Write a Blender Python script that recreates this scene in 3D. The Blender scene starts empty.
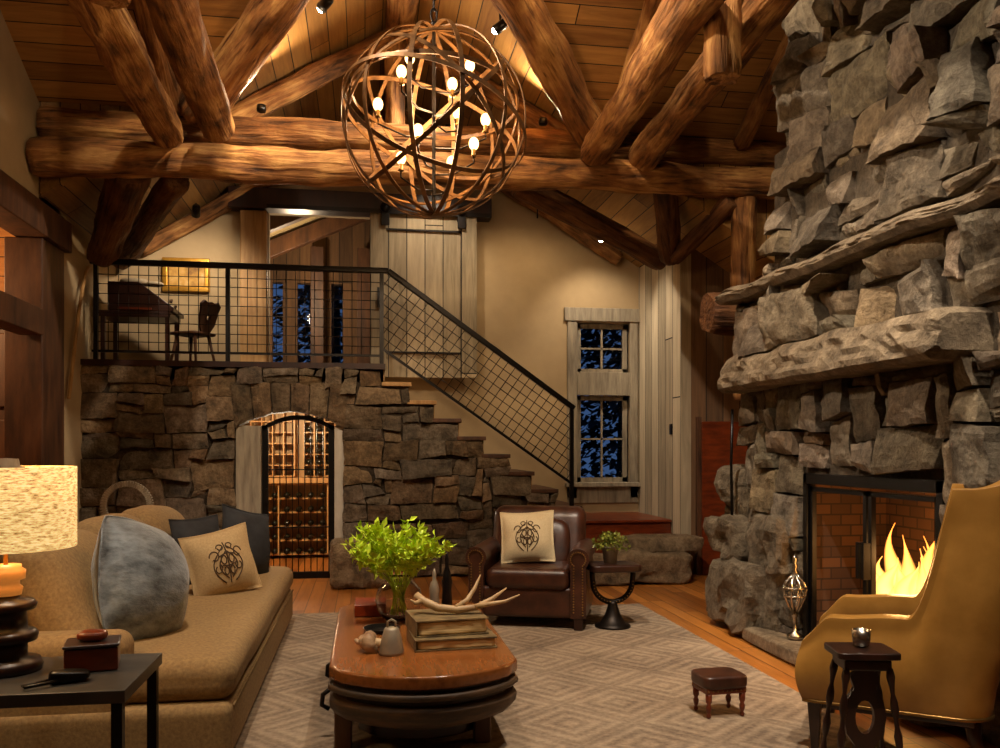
import bpy, bmesh, math, random
from mathutils import Vector, Matrix, noise
PI = math.pi
S = bpy.context.scene
COL = S.collection
# ------------------------------------------------------------------ camera, world, exposure
YAW = math.atan(135/850)
cd = bpy.data.cameras.new('camera'); cam = bpy.data.objects.new('camera', cd); COL.objects.link(cam)
cam.location = (0, 0, 1.4); cam.rotation_euler = (PI/2, 0, -YAW)
cd.sensor_width = 36; cd.lens = 36*.85; cd.shift_y = .076; cd.clip_start = .05; cd.clip_end = 200
S.camera = cam
S.view_settings.view_transform = 'Standard'; S.view_settings.look = 'None'
S.view_settings.gamma = 1; S.view_settings.use_curve_mapping = False
S.view_settings.exposure = 0.42
W = bpy.data.worlds.new('dusk'); S.world = W; W.use_nodes = True
bg = W.node_tree.nodes['Background']; bg.inputs[0].default_value = (.07, .15, .36, 1); bg.inputs[1].default_value = .34

def light(name, kind, loc, energy, color=(1, .72, .42), aim=None, size=.08, spot=60, blend=.6, parent=None):
    l = bpy.data.lights.new(name, kind); l.energy = energy; l.color = color
    if kind == 'AREA': l.size = size
    else: l.shadow_soft_size = size
    if kind == 'SPOT': l.spot_size = math.radians(spot); l.spot_blend = blend
    o = bpy.data.objects.new(name, l); COL.objects.link(o); o.location = loc
    if aim is not None: o.rotation_euler = (Vector(aim)-Vector(loc)).to_track_quat('-Z', 'Y').to_euler()
    return o
WARM = (1, .74, .46); NEUT = (1, .84, .66); AMB = (1, .58, .27)
# ceiling spots, first three seen, the rest assumed and added to light the room: (position, aim, energy, cone, colour); a fixture is built round each one further down
SPOTS = [((-.32, 7.0, 5.0), (-1.4, 8.1, 4.3), 60, 60, WARM),
 ((1.16, 7.3, 5.08), (-.1, 8.1, 4.25), 300, 75, NEUT),
 ((2.72, 9.6, 3.9), (2.95, 10.6, 2.7), 45, 95, NEUT),
 ((.9, 5.2, 5.75), (.3, 8.6, 3.9), 160, 62, WARM),
 ((.2, 3.4, 6.3), (3.0, 5.5, 2.9), 1000, 60, NEUT),
 ((-.5, 3.2, 6.3), (-1.0, 5.2, .5), 560, 50, NEUT),
 ((1.6, 3.0, 6.3), (1.6, 5.2, .0), 680, 52, NEUT),
 ((-.6, 3.6, 6.2), (-1.2, 9.4, 1.2), 600, 50, NEUT),
 ((-1.75, 9.3, 3.9), (-2.1, 10.6, 2.9), 60, 110, NEUT),
 ((.9, 9.3, 4.9), (.75, 10.5, 3.1), 70, 80, NEUT),
 ((-.2, 1.6, 6.9), (-2.0, 6.5, 5.2), 260, 70, WARM),
 ((1.2, 1.6, 6.9), (2.4, 6.5, 4.8), 260, 60, WARM),
 ((2.25, 9.35, 4.2), (3.5, 9.8, 2.3), 110, 60, NEUT),
 ((1.4, 1.2, 6.6), (2.6, 3.6, .6), 950, 40, NEUT),
 ((-1.2, 1.0, 6.6), (-1.1, 3.3, .5), 110, 40, NEUT),
 ((1.9, 9.3, 4.5), (1.9, 10.6, 2.6), 45, 100, WARM),
 ((.1, 4.7, 6.1), (-1.0, 7.2, 4.95), 480, 32, WARM),
 ((.7, 4.7, 6.1), (1.65, 7.2, 4.95), 480, 34, WARM),
 ((-1.27, 4.6, 4.85), (3.0, 5.2, 3.2), 480, 62, NEUT)]
for i, (p, a, e, c, colr) in enumerate(SPOTS):
    if e: light('track_light', 'SPOT', Vector(p)+(Vector(a)-Vector(p)).normalized()*.1, e, colr, a, .05, c, .8)
# washes added on top of the beams to light ceiling and valley logs
UPL = [((-.95, 8.12, 4.64), (-.3, 6.4, 5.3)), ((1.72, 8.12, 4.68), (.95, 6.4, 5.3))]
for k_, (p, a) in enumerate(UPL): light('beam_uplight', 'SPOT', p, (110, 110)[k_], WARM, a, .05, 125, .8)
light('cellar_light', 'POINT', (-.95, 10.1, 1.75), 48, (1, .82, .58), None, .06)
light('library_light', 'POINT', (-4.2, 7.8, 2.9), 90, AMB, None, .15)
light('sunroom_light', 'POINT', (-.9, 12.0, 3.7), 55, WARM, None, .1)

# ------------------------------------------------------------------ node materials
def lin(c):
    return tuple((x/12.92 if x <= .04045 else ((x+.055)/1.055)**2.4) for x in c)
def hexc(h): return lin(tuple(int(h[i:i+2], 16)/255 for i in (0, 2, 4)))
def mat(name, rough=.6, metal=0, **kw):
    m = bpy.data.materials.new(name); m.use_nodes = True; nt = m.node_tree
    b = nt.nodes['Principled BSDF']; b.inputs['Roughness'].default_value = rough; b.inputs['Metallic'].default_value = metal
    for k, v in kw.items(): b.inputs[k.replace('_', ' ')].default_value = v
    return m, nt, b
def N(nt, t, **kw):
    n = nt.nodes.new(t)
    for k, v in kw.items():
        if k in n.inputs: n.inputs[k].default_value = v
        else: setattr(n, k, v)
    return n
def lk(nt, a, b): nt.links.new(a, b)
def ramp(nt, fac, stops):
    r = nt.nodes.new('ShaderNodeValToRGB'); cr = r.color_ramp
    while len(cr.elements) < len(stops): cr.elements.new(.5)
    for e, (p, c) in zip(cr.elements, stops): e.position = p; e.color = (*c, 1)
    lk(nt, fac, r.inputs[0]); return r.outputs[0]
def coords(nt, scale=(1, 1, 1), rot=(0, 0, 0), rand=True):
    tc = nt.nodes.new('ShaderNodeTexCoord'); mp = nt.nodes.new('ShaderNodeMapping')
    mp.inputs['Scale'].default_value = scale; mp.inputs['Rotation'].default_value = rot
    lk(nt, tc.outputs['Object'], mp.inputs[0])
    if rand:
        oi = nt.nodes.new('ShaderNodeObjectInfo'); ml = N(nt, 'ShaderNodeMath', operation='MULTIPLY'); ml.inputs[1].default_value = 37
        lk(nt, oi.outputs['Random'], ml.inputs[0]); lk(nt, ml.outputs[0], mp.inputs['Location'])
    return mp.outputs[0]
def M2(nt, op, a, b=None):
    n = N(nt, 'ShaderNodeMath', operation=op)
    for i, v in enumerate((a, b)):
        if v is None: continue
        if isinstance(v, (int, float)): n.inputs[i].default_value = v
        else: lk(nt, v, n.inputs[i])
    return n.outputs[0]
def bump(nt, b, h, s=.5, d=.02):
    bp = N(nt, 'ShaderNodeBump'); bp.inputs['Strength'].default_value = s; bp.inputs['Distance'].default_value = d
    lk(nt, h, bp.inputs['Height']); lk(nt, bp.outputs[0], b.inputs['Normal'])
def mulc(nt, a, b):
    n = N(nt, 'ShaderNodeMix', data_type='RGBA', blend_type='MULTIPLY'); n.inputs[0].default_value = 1
    lk(nt, a, n.inputs[6]); lk(nt, b, n.inputs[7]); return n.outputs[2]
def noisy(name, c1, c2, scale=(4, 4, 4), rough=.6, bs=.3, bd=.01, detail=6, metal=0, c3=None, ns=1, attr=None, **kw):
    m, nt, b = mat(name, rough, metal, **kw)
    co = coords(nt, scale)
    n = N(nt, 'ShaderNodeTexNoise', Scale=ns, Detail=detail, Roughness=.6); lk(nt, co, n.inputs['Vector'])
    st = [(.3, hexc(c1)), (.7, hexc(c2))] if c3 is None else [(.28, hexc(c1)), (.5, hexc(c2)), (.72, hexc(c3))]
    c = ramp(nt, n.outputs[0], st)
    if attr:
        a = N(nt, 'ShaderNodeAttribute', attribute_name=attr); c = mulc(nt, c, a.outputs['Color'])
    lk(nt, c, b.inputs['Base Color'])
    if bs: bump(nt, b, n.outputs[0], bs, bd)
    return m
def planks(name, c1, c2, across=1, width=.16, along=0, length=2.6, rough=.6, grain=30, bs=.4, gap=.025, spec=.5, knots=True):
    m, nt, b = mat(name, rough); b.inputs['Specular IOR Level'].default_value = spec
    tc = nt.nodes.new('ShaderNodeTexCoord'); sp = N(nt, 'ShaderNodeSeparateXYZ'); lk(nt, tc.outputs['Object'], sp.inputs[0])
    u = M2(nt, 'DIVIDE', sp.outputs[across], width); fu = M2(nt, 'FLOOR', u); gu = M2(nt, 'FRACT', u)
    wn = N(nt, 'ShaderNodeTexWhiteNoise', noise_dimensions='1D'); lk(nt, fu, wn.inputs['W'])
    v = M2(nt, 'ADD', M2(nt, 'DIVIDE', sp.outputs[along], length), M2(nt, 'MULTIPLY', wn.outputs[0], 7.3))
    fv = M2(nt, 'FLOOR', v); gv = M2(nt, 'FRACT', v)
    wn2 = N(nt, 'ShaderNodeTexWhiteNoise', noise_dimensions='1D'); lk(nt, M2(nt, 'ADD', M2(nt, 'MULTIPLY', fu, 13.7), M2(nt, 'MULTIPLY', fv, 5.1)), wn2.inputs['W'])
    mp = nt.nodes.new('ShaderNodeMapping'); sc = [grain*.6]*3; sc[along] = grain*.05; mp.inputs['Scale'].default_value = sc
    lk(nt, tc.outputs['Object'], mp.inputs[0])
    lk(nt, M2(nt, 'MULTIPLY', wn2.outputs[0], 50), mp.inputs['Location'])
    n = N(nt, 'ShaderNodeTexNoise', Scale=1, Detail=8, Roughness=.65, Distortion=.6); lk(nt, mp.outputs[0], n.inputs['Vector'])
    f = M2(nt, 'ADD', M2(nt, 'MULTIPLY', n.outputs[0], .75), M2(nt, 'MULTIPLY', wn2.outputs[0], .35))
    c = ramp(nt, f, [(.3, hexc(c1)), (.78, hexc(c2))])
    e1 = M2(nt, 'GREATER_THAN', M2(nt, 'ABSOLUTE', M2(nt, 'SUBTRACT', gu, .5)), .5-gap)
    e2 = M2(nt, 'GREATER_THAN', M2(nt, 'ABSOLUTE', M2(nt, 'SUBTRACT', gv, .5)), .5-gap*width/length*1.2)
    e = M2(nt, 'MAXIMUM', e1, e2)
    mx = N(nt, 'ShaderNodeMix', data_type='RGBA'); lk(nt, e, mx.inputs[0]); lk(nt, c, mx.inputs[6]); mx.inputs[7].default_value = (.012, .007, .004, 1)
    lk(nt, mx.outputs[2], b.inputs['Base Color'])
    h = M2(nt, 'SUBTRACT', n.outputs[0], M2(nt, 'MULTIPLY', e, 1.5)); bump(nt, b, h, bs, .01)
    return m
def plain(name, h, rough=.5, metal=0, emit=None, es=0, **kw):
    m, nt, b = mat(name, rough, metal, **kw); n = N(nt, 'ShaderNodeTexNoise', Scale=18, Detail=3)
    lk(nt, coords(nt), n.inputs['Vector'])
    c = hexc(h); cc = ramp(nt, n.outputs[0], [(.3, tuple(x*.85 for x in c)), (.7, tuple(min(1, x*1.12) for x in c))])
    lk(nt, cc, b.inputs['Base Color'])
    if emit: b.inputs['Emission Color'].default_value = (*hexc(emit), 1); b.inputs['Emission Strength'].default_value = es
    return m
def emis(name, col, s):
    m = bpy.data.materials.new(name); m.use_nodes = True; nt = m.node_tree; nt.nodes.clear()
    e = nt.nodes.new('ShaderNodeEmission'); e.inputs[0].default_value = (*col, 1); e.inputs[1].default_value = s
    o = nt.nodes.new('ShaderNodeOutputMaterial'); lk(nt, e.outputs[0], o.inputs[0]); return m
def glassmat(name, gloss=.12, tint=(1, 1, 1)):
    m = bpy.data.materials.new(name); m.use_nodes = True; nt = m.node_tree; nt.nodes.clear()
    t = nt.nodes.new('ShaderNodeBsdfTransparent'); t.inputs[0].default_value = (*tint, 1)
    g = nt.nodes.new('ShaderNodeBsdfGlossy'); g.inputs['Roughness'].default_value = .03
    f = nt.nodes.new('ShaderNodeLayerWeight'); f.inputs[0].default_value = gloss
    x = nt.nodes.new('ShaderNodeMixShader'); o = nt.nodes.new('ShaderNodeOutputMaterial')
    lk(nt, f.outputs['Fresnel'], x.inputs[0]); lk(nt, t.outputs[0], x.inputs[1]); lk(nt, g.outputs[0], x.inputs[2]); lk(nt, x.outputs[0], o.inputs[0]); return m

def stonemat(name, c1, c2, c3, bs=.8):
    m, nt, b = mat(name, .85); b.inputs['Specular IOR Level'].default_value = .3
    co = coords(nt, (1, 1, 1), rand=False)
    n = N(nt, 'ShaderNodeTexNoise', Scale=7, Detail=9, Roughness=.68); lk(nt, co, n.inputs['Vector'])
    n2 = N(nt, 'ShaderNodeTexNoise', Scale=34, Detail=6, Roughness=.75); lk(nt, co, n2.inputs['Vector'])
    c = ramp(nt, n.outputs[0], [(.3, hexc(c1)), (.5, hexc(c2)), (.72, hexc(c3))])
    a = N(nt, 'ShaderNodeAttribute', attribute_name='tint'); c = mulc(nt, c, a.outputs['Color'])
    s = ramp(nt, n2.outputs[0], [(.3, (.55, .52, .5)), (.62, (1, 1, 1))]); lk(nt, mulc(nt, c, s), b.inputs['Base Color'])
    h = M2(nt, 'ADD', n.outputs[0], M2(nt, 'MULTIPLY', n2.outputs[0], .45)); bump(nt, b, h, bs, .055)
    return m
def logmat(name, c1, c2, c3):
    m, nt, b = mat(name, .75); b.inputs['Specular IOR Level'].default_value = .25
    co = coords(nt, (1, 1, 1))
    mp = nt.nodes.new('ShaderNodeMapping'); mp.inputs['Scale'].default_value = (9, 9, 1.5); lk(nt, co, mp.inputs[0])
    n = N(nt, 'ShaderNodeTexNoise', Scale=1, Detail=8, Roughness=.65, Distortion=.8); lk(nt, mp.outputs[0], n.inputs['Vector'])
    n2 = N(nt, 'ShaderNodeTexNoise', Scale=3.2, Detail=3); lk(nt, co, n2.inputs['Vector'])
    mp3 = nt.nodes.new('ShaderNodeMapping'); mp3.inputs['Scale'].default_value = (30, 30, 2.2); lk(nt, co, mp3.inputs[0])
    n3 = N(nt, 'ShaderNodeTexNoise', Scale=1, Detail=4); lk(nt, mp3.outputs[0], n3.inputs['Vector'])
    f = M2(nt, 'ADD', M2(nt, 'MULTIPLY', n.outputs[0], .6), M2(nt, 'MULTIPLY', n2.outputs[0], .4))
    c = ramp(nt, f, [(.36, hexc(c1)), (.5, hexc(c2)), (.64, hexc(c3))])
    s = ramp(nt, n3.outputs[0], [(.3, (.3, .22, .18)), (.45, (1, 1, 1))]); lk(nt, mulc(nt, c, s), b.inputs['Base Color'])
    bump(nt, b, M2(nt, 'ADD', n.outputs[0], n3.outputs[0]), .9, .03)
    return m
MT = {}
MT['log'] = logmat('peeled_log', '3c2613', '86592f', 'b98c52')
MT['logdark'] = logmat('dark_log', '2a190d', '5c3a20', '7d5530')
MT['ceil'] = planks('ceiling_boards', '7c5228', 'c0904e', across=1, width=.17, along=0, length=3.2)
MT['ceil2'] = planks('gable_boards', '6c4824', 'aa8044', across=0, width=.17, along=1, length=3)
MT['plaster'] = noisy('warm_plaster', '9c8562', 'aa926c', (3, 3, 3), .9, .12, .01)
MT['stone'] = stonemat('fireplace_stone', '50473a', '807360', 'a5977f', 1)
MT['wstone'] = stonemat('wall_stone', '463e32', '766753', '988975')
MT['floor'] = planks('oak_floor', '703c14', 'bb7834', across=0, width=.13, along=1, length=1.9, rough=.3, bs=.15)
MT['barn'] = planks('grey_barn_boards', '786a50', 'bba683', across=0, width=.22, along=2, length=9, rough=.8)
MT['barny'] = planks('grey_wall_boards', '80735c', 'bfae90', across=1, width=.24, along=2, length=9, rough=.8)
MT['brownx'] = planks('brown_wall_boards', '4a3420', '7d5c3c', across=0, width=.2, along=2, length=9, rough=.8)
MT['greywood'] = noisy('weathered_wood', '6e6353', 'a2967e', (18, 18, 2.5), .8, .3)
MT['darkwood'] = noisy('dark_wood', '1a0d08', '35190e', (14, 14, 3), .35, .1)
MT['postwood'] = noisy('post_timber', '2e190d', '5e3b21', (10, 10, 2), .55, .3)
MT['lightpost'] = noisy('light_post_timber', '86602f', 'b58c54', (16, 16, 1.6), .6, .4)
MT['redwood'] = noisy('red_wood', '4a1c0c', '7c3414', (5, 20, 20), .3, .1)
MT['tabletop'] = noisy('polished_walnut', '5a3015', '8c5428', (14, 1.6, 14), .2, .03, c3='734019')
MT['tablebase'] = noisy('aged_grey_wood', '1e150d', '453220', (5, 5, 26), .6, .5, c3='66492c')
MT['iron'] = noisy('wrought_iron', '120e0c', '2a221c', (10, 10, 10), .45, .1, metal=.7)
MT['black'] = plain('black_metal', '14110f', .35, .5)
MT['sofa'] = noisy('tan_chenille', '7e6240', 'a08354', (60, 60, 60), .9, .25, .004)
MT['cream'] = noisy('cream_linen', 'd6c298', 'e6d4ac', (90, 90, 90), .9, .25, .003)
MT['tanlinen'] = noisy('tan_linen', 'b4986a', 'cbae80', (90, 90, 90), .9, .25, .003)
MT['crest'] = plain('bronze_embroidery', '54402a', .7)
MT['velvet'] = noisy('slate_velvet', '262d34', '8d989f', (9, 9, 16), .5, .6, .02, c3=None, detail=10, Sheen_Weight=.5)
MT['char'] = noisy('charcoal_velvet', '1b1c1f', '313337', (8, 8, 8), .8, .2, .01)
MT['brownleather'] = noisy('brown_leather', '2c160d', '4d2a1a', (9, 9, 9), .36, .15, .004)
MT['tanleather'] = noisy('tan_leather', '8f6428', 'a87a38', (6, 6, 6), .38, .12, .003)
MT['brass'] = plain('aged_brass', '8a6a3a', .35, .9)
MT['silver'] = plain('silver', 'b8b2a6', .25, 1)
MT['pewter'] = plain('pewter', '9c8f7a', .55, .6)
MT['strap'] = noisy('aged_strap', '3a2614', '8a6238', (8, 8, 8), .4, .1, metal=.5)
MT['bulb'] = emis('lit_bulb', (1, .58, .2), 6)
MT['spotbulb'] = emis('lit_spot', (1, .8, .55), 90)
MT['glass'] = glassmat('window_glass')
MT['clear'] = glassmat('clear_glass', .10, (.93, .96, .93))
_m, _nt, _b = mat('vase_glass', .0); _b.inputs['Transmission Weight'].default_value = 1; _b.inputs['IOR'].default_value = 1.3; MT['clear'] = _m
MT['leaf'] = noisy('fern_green', '62a012', 'd8e83a', (14, 14, 14), .5, 0, c3='90cc20', Subsurface_Weight=.0)
MT['leafd'] = noisy('herb_green', '3c5a1a', '9a9a3c', (30, 30, 30), .5, 0)
MT['needle'] = noisy('conifer_needles', '020a10', '061a2a', (3, 3, 3), .8, 0)
MT['bone'] = noisy('antler', '94724a', 'ccae80', (10, 10, 10), .5, .3, .004)
MT['pages'] = noisy('old_pages', 'a8824a', 'e2c58c', (3, 3, 160), .9, .4, .004)
MT['cover'] = noisy('worn_book_cover', '4a3a22', '8a7348', (14, 14, 14), .7, .3)
MT['shell'] = noisy('shell', '6b4a30', 'b99a74', (4, 30, 30), .5, .4)
MT['bottle'] = plain('wine_bottle', '0d120c', .15)
MT['cellar'] = noisy('cellar_pine', 'a4743c', 'd6a866', (20, 20, 2), .5, .1)
MT['brick'] = None
MT['wax'] = plain('alabaster', '9c6c34', .4, emit='ff9a40', es=.25)  # faint emission gives the lamp collar a painted glow
MT['gilt'] = plain('gilt_frame', 'b8862e', .35, .7)
MT['canvas'] = noisy('painting', '6e4a1e', 'b88a3c', (6, 6, 6), .7, 0, c3='d4b070')
MT['redbox'] = plain('red_lacquer', '8e3412', .3)
MT['ash'] = noisy('charred_log', '1a1410', '6b5f55', (8, 8, 8), .9, .8)
MT['paper'] = plain('paper', '8a7a60', .8)
def brickmat():
    m, nt, b = mat('firebrick', .9); tc = nt.nodes.new('ShaderNodeTexCoord'); mp = nt.nodes.new('ShaderNodeMapping')
    mp.inputs['Rotation'].default_value = (0, PI/2, PI/2); lk(nt, tc.outputs['Object'], mp.inputs[0])
    sp = N(nt, 'ShaderNodeSeparateXYZ'); lk(nt, tc.outputs['Object'], sp.inputs[0]); cb = N(nt, 'ShaderNodeCombineXYZ')
    lk(nt, M2(nt, 'ADD', sp.outputs[0], sp.outputs[1]), cb.inputs[0]); lk(nt, sp.outputs[2], cb.inputs[1])
    br = N(nt, 'ShaderNodeTexBrick', Scale=3.4); br.inputs['Color1'].default_value = (*hexc('5c3c20'), 1); br.inputs['Color2'].default_value = (*hexc('3c2614'), 1); br.inputs['Mortar'].default_value = (*hexc('2c1c10'), 1)
    lk(nt, cb.outputs[0], br.inputs['Vector']); lk(nt, br.outputs[0], b.inputs['Base Color']); return m
MT['brick'] = brickmat()
def rugmat():
    m, nt, b = mat('diamond_rug', .95); tc = nt.nodes.new('ShaderNodeTexCoord'); mp = nt.nodes.new('ShaderNodeMapping')
    mp.inputs['Rotation'].default_value = (0, 0, math.radians(50)); mp.inputs['Scale'].default_value = (2.15, 2.15, 1); lk(nt, tc.outputs['Object'], mp.inputs[0])
    sp = N(nt, 'ShaderNodeSeparateXYZ'); lk(nt, mp.outputs[0], sp.inputs[0])
    fu = M2(nt, 'SUBTRACT', M2(nt, 'FRACT', sp.outputs[0]), .5); fv = M2(nt, 'SUBTRACT', M2(nt, 'FRACT', sp.outputs[1]), .5)
    d = M2(nt, 'MAXIMUM', M2(nt, 'ABSOLUTE', fu), M2(nt, 'ABSOLUTE', fv))
    w = M2(nt, 'SINE', M2(nt, 'MULTIPLY', d, 2*PI*6.0))
    n = N(nt, 'ShaderNodeTexNoise', Scale=45, Detail=4); lk(nt, tc.outputs['Object'], n.inputs['Vector'])
    n2 = N(nt, 'ShaderNodeTexNoise', Scale=2.2, Detail=3); lk(nt, tc.outputs['Object'], n2.inputs['Vector'])
    f = M2(nt, 'ADD', M2(nt, 'MULTIPLY', w, .085), M2(nt, 'ADD', M2(nt, 'MULTIPLY', n.outputs[0], .45), M2(nt, 'MULTIPLY', n2.outputs[0], .55)))
    c = ramp(nt, f, [(.3, hexc('655444')), (.66, hexc('9c8870'))]); lk(nt, c, b.inputs['Base Color']); bump(nt, b, M2(nt, 'ADD', M2(nt, 'MULTIPLY', w, .3), n.outputs[0]), .4, .01)
    return m
MT['rug'] = rugmat()
def shademat():
    m = bpy.data.materials.new('lit_parchment_shade'); m.use_nodes = True; nt = m.node_tree; b = nt.nodes['Principled BSDF']; b.inputs['Roughness'].default_value = .9
    co = coords(nt, (28, 28, 130)); n = N(nt, 'ShaderNodeTexNoise', Scale=1.3, Detail=5, Roughness=.7); lk(nt, co, n.inputs['Vector'])
    c = ramp(nt, n.outputs[0], [(.34, hexc('8a5c28')), (.5, hexc('e2b870')), (.68, hexc('ffdf9e'))]); lk(nt, c, b.inputs['Base Color'])
    b.inputs['Emission Strength'].default_value = .85; lk(nt, c, b.inputs['Emission Color']); return m
MT['shade'] = shademat()
def flamemat():
    m = bpy.data.materials.new('flame'); m.use_nodes = True; nt = m.node_tree; nt.nodes.clear()
    tc = nt.nodes.new('ShaderNodeTexCoord'); sp = N(nt, 'ShaderNodeSeparateXYZ'); lk(nt, tc.outputs['Generated'], sp.inputs[0])
    c = ramp(nt, sp.outputs[2], [(.0, (1, .46, .1)), (.45, (1, .36, .06)), (1, (1, .16, .01))])
    e = nt.nodes.new('ShaderNodeEmission'); lk(nt, c, e.inputs[0])
    lw = nt.nodes.new('ShaderNodeLayerWeight'); lw.inputs[0].default_value = .5
    lk(nt, M2(nt, 'ADD', M2(nt, 'MULTIPLY', M2(nt, 'POWER', M2(nt, 'SUBTRACT', 1, lw.outputs['Facing']), 1.6), 3.6), .5), e.inputs[1])
    t = nt.nodes.new('ShaderNodeBsdfTransparent'); x = nt.nodes.new('ShaderNodeMixShader'); o = nt.nodes.new('ShaderNodeOutputMaterial')
    lk(nt, M2(nt, 'MULTIPLY', M2(nt, 'SUBTRACT', 1, lw.outputs['Facing']), .85), x.inputs[0]); lk(nt, t.outputs[0], x.inputs[1]); lk(nt, e.outputs[0], x.inputs[2]); lk(nt, x.outputs[0], o.inputs[0]); return m
MT['flame'] = flamemat()

# ------------------------------------------------------------------ mesh helpers
class MB:
    def __init__(s): s.v = []; s.f = []; s.t = []; s.sm = []; s.tint = None
    def add(s, vs, fs, smooth=False, tint=None):
        b = len(s.v); s.v += [tuple(v) for v in vs]
        for f in fs: s.f.append([i+b for i in f]); s.sm.append(smooth); s.t.append(tint or (1, 1, 1))
        return s
    def box(s, x0, y0, z0, x1, y1, z1, mtx=None, tint=None):
        vs = [Vector((x, y, z)) for z in (z0, z1) for y in (y0, y1) for x in (x0, x1)]
        if mtx: vs = [mtx @ v for v in vs]
        return s.add(vs, [(0, 2, 3, 1), (4, 5, 7, 6), (0, 1, 5, 4), (2, 6, 7, 3), (0, 4, 6, 2), (1, 3, 7, 5)], False, tint)
    def bar(s, a, b, w, h=None, up=(0, 0, 1)):
        a, b = Vector(a), Vector(b); d = (b-a); L = d.length; d.normalize(); h = h or w
        x = d.cross(Vector(up)); x = x.normalized() if x.length > 1e-4 else Vector((1, 0, 0)); y = x.cross(d).normalized()
        vs = [p+x*i*w/2+y*j*h/2 for p in (a, b) for j in (-1, 1) for i in (-1, 1)]
        return s.add(vs, [(0, 2, 3, 1), (4, 5, 7, 6), (0, 1, 5, 4), (2, 6, 7, 3), (0, 4, 6, 2), (1, 3, 7, 5)])
    def tube(s, pts, r, n=8, closed=False, smooth=True):
        pts = [Vector(p) for p in pts]; m = len(pts); vs = []; rs = r if isinstance(r, (list, tuple)) else [r]*m
        up = None
        for i, p in enumerate(pts):
            if closed: t = pts[(i+1) % m]-pts[i-1]
            else: t = pts[min(i+1, m-1)]-pts[max(i-1, 0)]
            t.normalize()
            if up is None:
                up = Vector((0, 0, 1)) if abs(t.z) < .9 else Vector((1, 0, 0))
            up = (up-t*up.dot(t)); up.normalize(); x = t.cross(up)
            for k in range(n):
                a = 2*PI*k/n; vs.append(p+(up*math.cos(a)+x*math.sin(a))*rs[i])
        fs = []
        for i in range(m if closed else m-1):
            j = (i+1) % m
            for k in range(n): l = (k+1) % n; fs.append((i*n+k, i*n+l, j*n+l, j*n+k))
        if not closed: fs += [tuple(range(n-1, -1, -1)), tuple(range((m-1)*n, m*n))]
        return s.add(vs, fs, smooth)
    def lathe(s, prof, n=24, c=(0, 0, 0), smooth=True, caps=True):
        vs = []; fs = []; m = len(prof)
        for r, z in prof:
            for k in range(n): a = 2*PI*k/n; vs.append((c[0]+r*math.cos(a), c[1]+r*math.sin(a), c[2]+z))
        for i in range(m-1):
            for k in range(n): l = (k+1) % n; fs.append((i*n+k, i*n+l, (i+1)*n+l, (i+1)*n+k))
        if caps: fs += [tuple(range(n-1, -1, -1)), tuple(range((m-1)*n, m*n))]
        return s.add(vs, fs, smooth)
    def puff(s, c, size, k=5, n=12, fn=None, mtx=None, smooth=True, tint=None):
        idx = {}; vs = []; fs = []
        def vid(p):
            key = tuple(round(q*1000) for q in p)
            if key not in idx:
                q = Vector(p); w = (abs(q.x)**k+abs(q.y)**k+abs(q.z)**k)**(1/k); q = q/w
                q = Vector((q.x*size[0]/2, q.y*size[1]/2, q.z*size[2]/2))
                if fn: q = fn(q)
                q = q+Vector(c)
                if mtx: q = mtx @ q
                idx[key] = len(vs); vs.append(q)
            return idx[key]
        for ax in range(3):
            for sg in (-1, 1):
                for i in range(n):
                    for j in range(n):
                        q = []
                        for di, dj in ((0, 0), (1, 0), (1, 1), (0, 1)):
                            a = -1+2*(i+di)/n; b = -1+2*(j+dj)/n; p = [0, 0, 0]; p[ax] = sg; p[(ax+1) % 3] = a; p[(ax+2) % 3] = b; q.append(vid(p))
                        fs.append(tuple(q) if sg > 0 else tuple(q[::-1]))
        return s.add(vs, fs, smooth, tint)
    def rbox(s, c, size, r, n=6, m=3, fn=None, tint=None, smooth=True):
        h = [q/2 for q in size]; r = min(r, min(h)*.98); idx = {}; vs = []; fs = []
        def axis(hh):
            inner = hh-r; a = [inner+r*math.tan(PI/4*k/m) for k in range(m+1)]; k_ = max(2, n)
            return [-q for q in a[::-1]]+[-inner+2*inner*k/k_ for k in range(1, k_)]+a
        A = [axis(q) for q in h]
        def vid(p):
            key = tuple(round(q*20000) for q in p)
            if key not in idx:
                inn = Vector([max(-(h[i]-r), min(h[i]-r, p[i])) for i in range(3)]); d = Vector(p)-inn; q = inn+(d.normalized()*r if d.length > 1e-9 else d)
                if fn: q = fn(q)
                idx[key] = len(vs); vs.append(q+Vector(c))
            return idx[key]
        for ax in range(3):
            a1, a2 = (ax+1) % 3, (ax+2) % 3
            for sg in (-1, 1):
                for i in range(len(A[a1])-1):
                    for j in range(len(A[a2])-1):
                        q = []
                        for di, dj in ((0, 0), (1, 0), (1, 1), (0, 1)):
                            p = [0, 0, 0]; p[ax] = sg*h[ax]; p[a1] = A[a1][i+di]; p[a2] = A[a2][j+dj]; q.append(vid(p))
                        fs.append(tuple(q) if sg > 0 else tuple(q[::-1]))
        return s.add(vs, fs, smooth, tint)
    def prism(s, poly, a, b, axis=2, smooth=False):
        n = len(poly); vs = []
        for h in (a, b):
            for p in poly:
                q = [0, 0, 0]; o = [i for i in range(3) if i != axis]; q[o[0]] = p[0]; q[o[1]] = p[1]; q[axis] = h; vs.append(q)
        fs = [tuple(range(n-1, -1, -1)), tuple(range(n, 2*n))]+[(i, (i+1) % n, n+(i+1) % n, n+i) for i in range(n)]
        b0 = len(s.f); s.add(vs, fs, smooth); s.sm[b0] = s.sm[b0+1] = False
        return s
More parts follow.
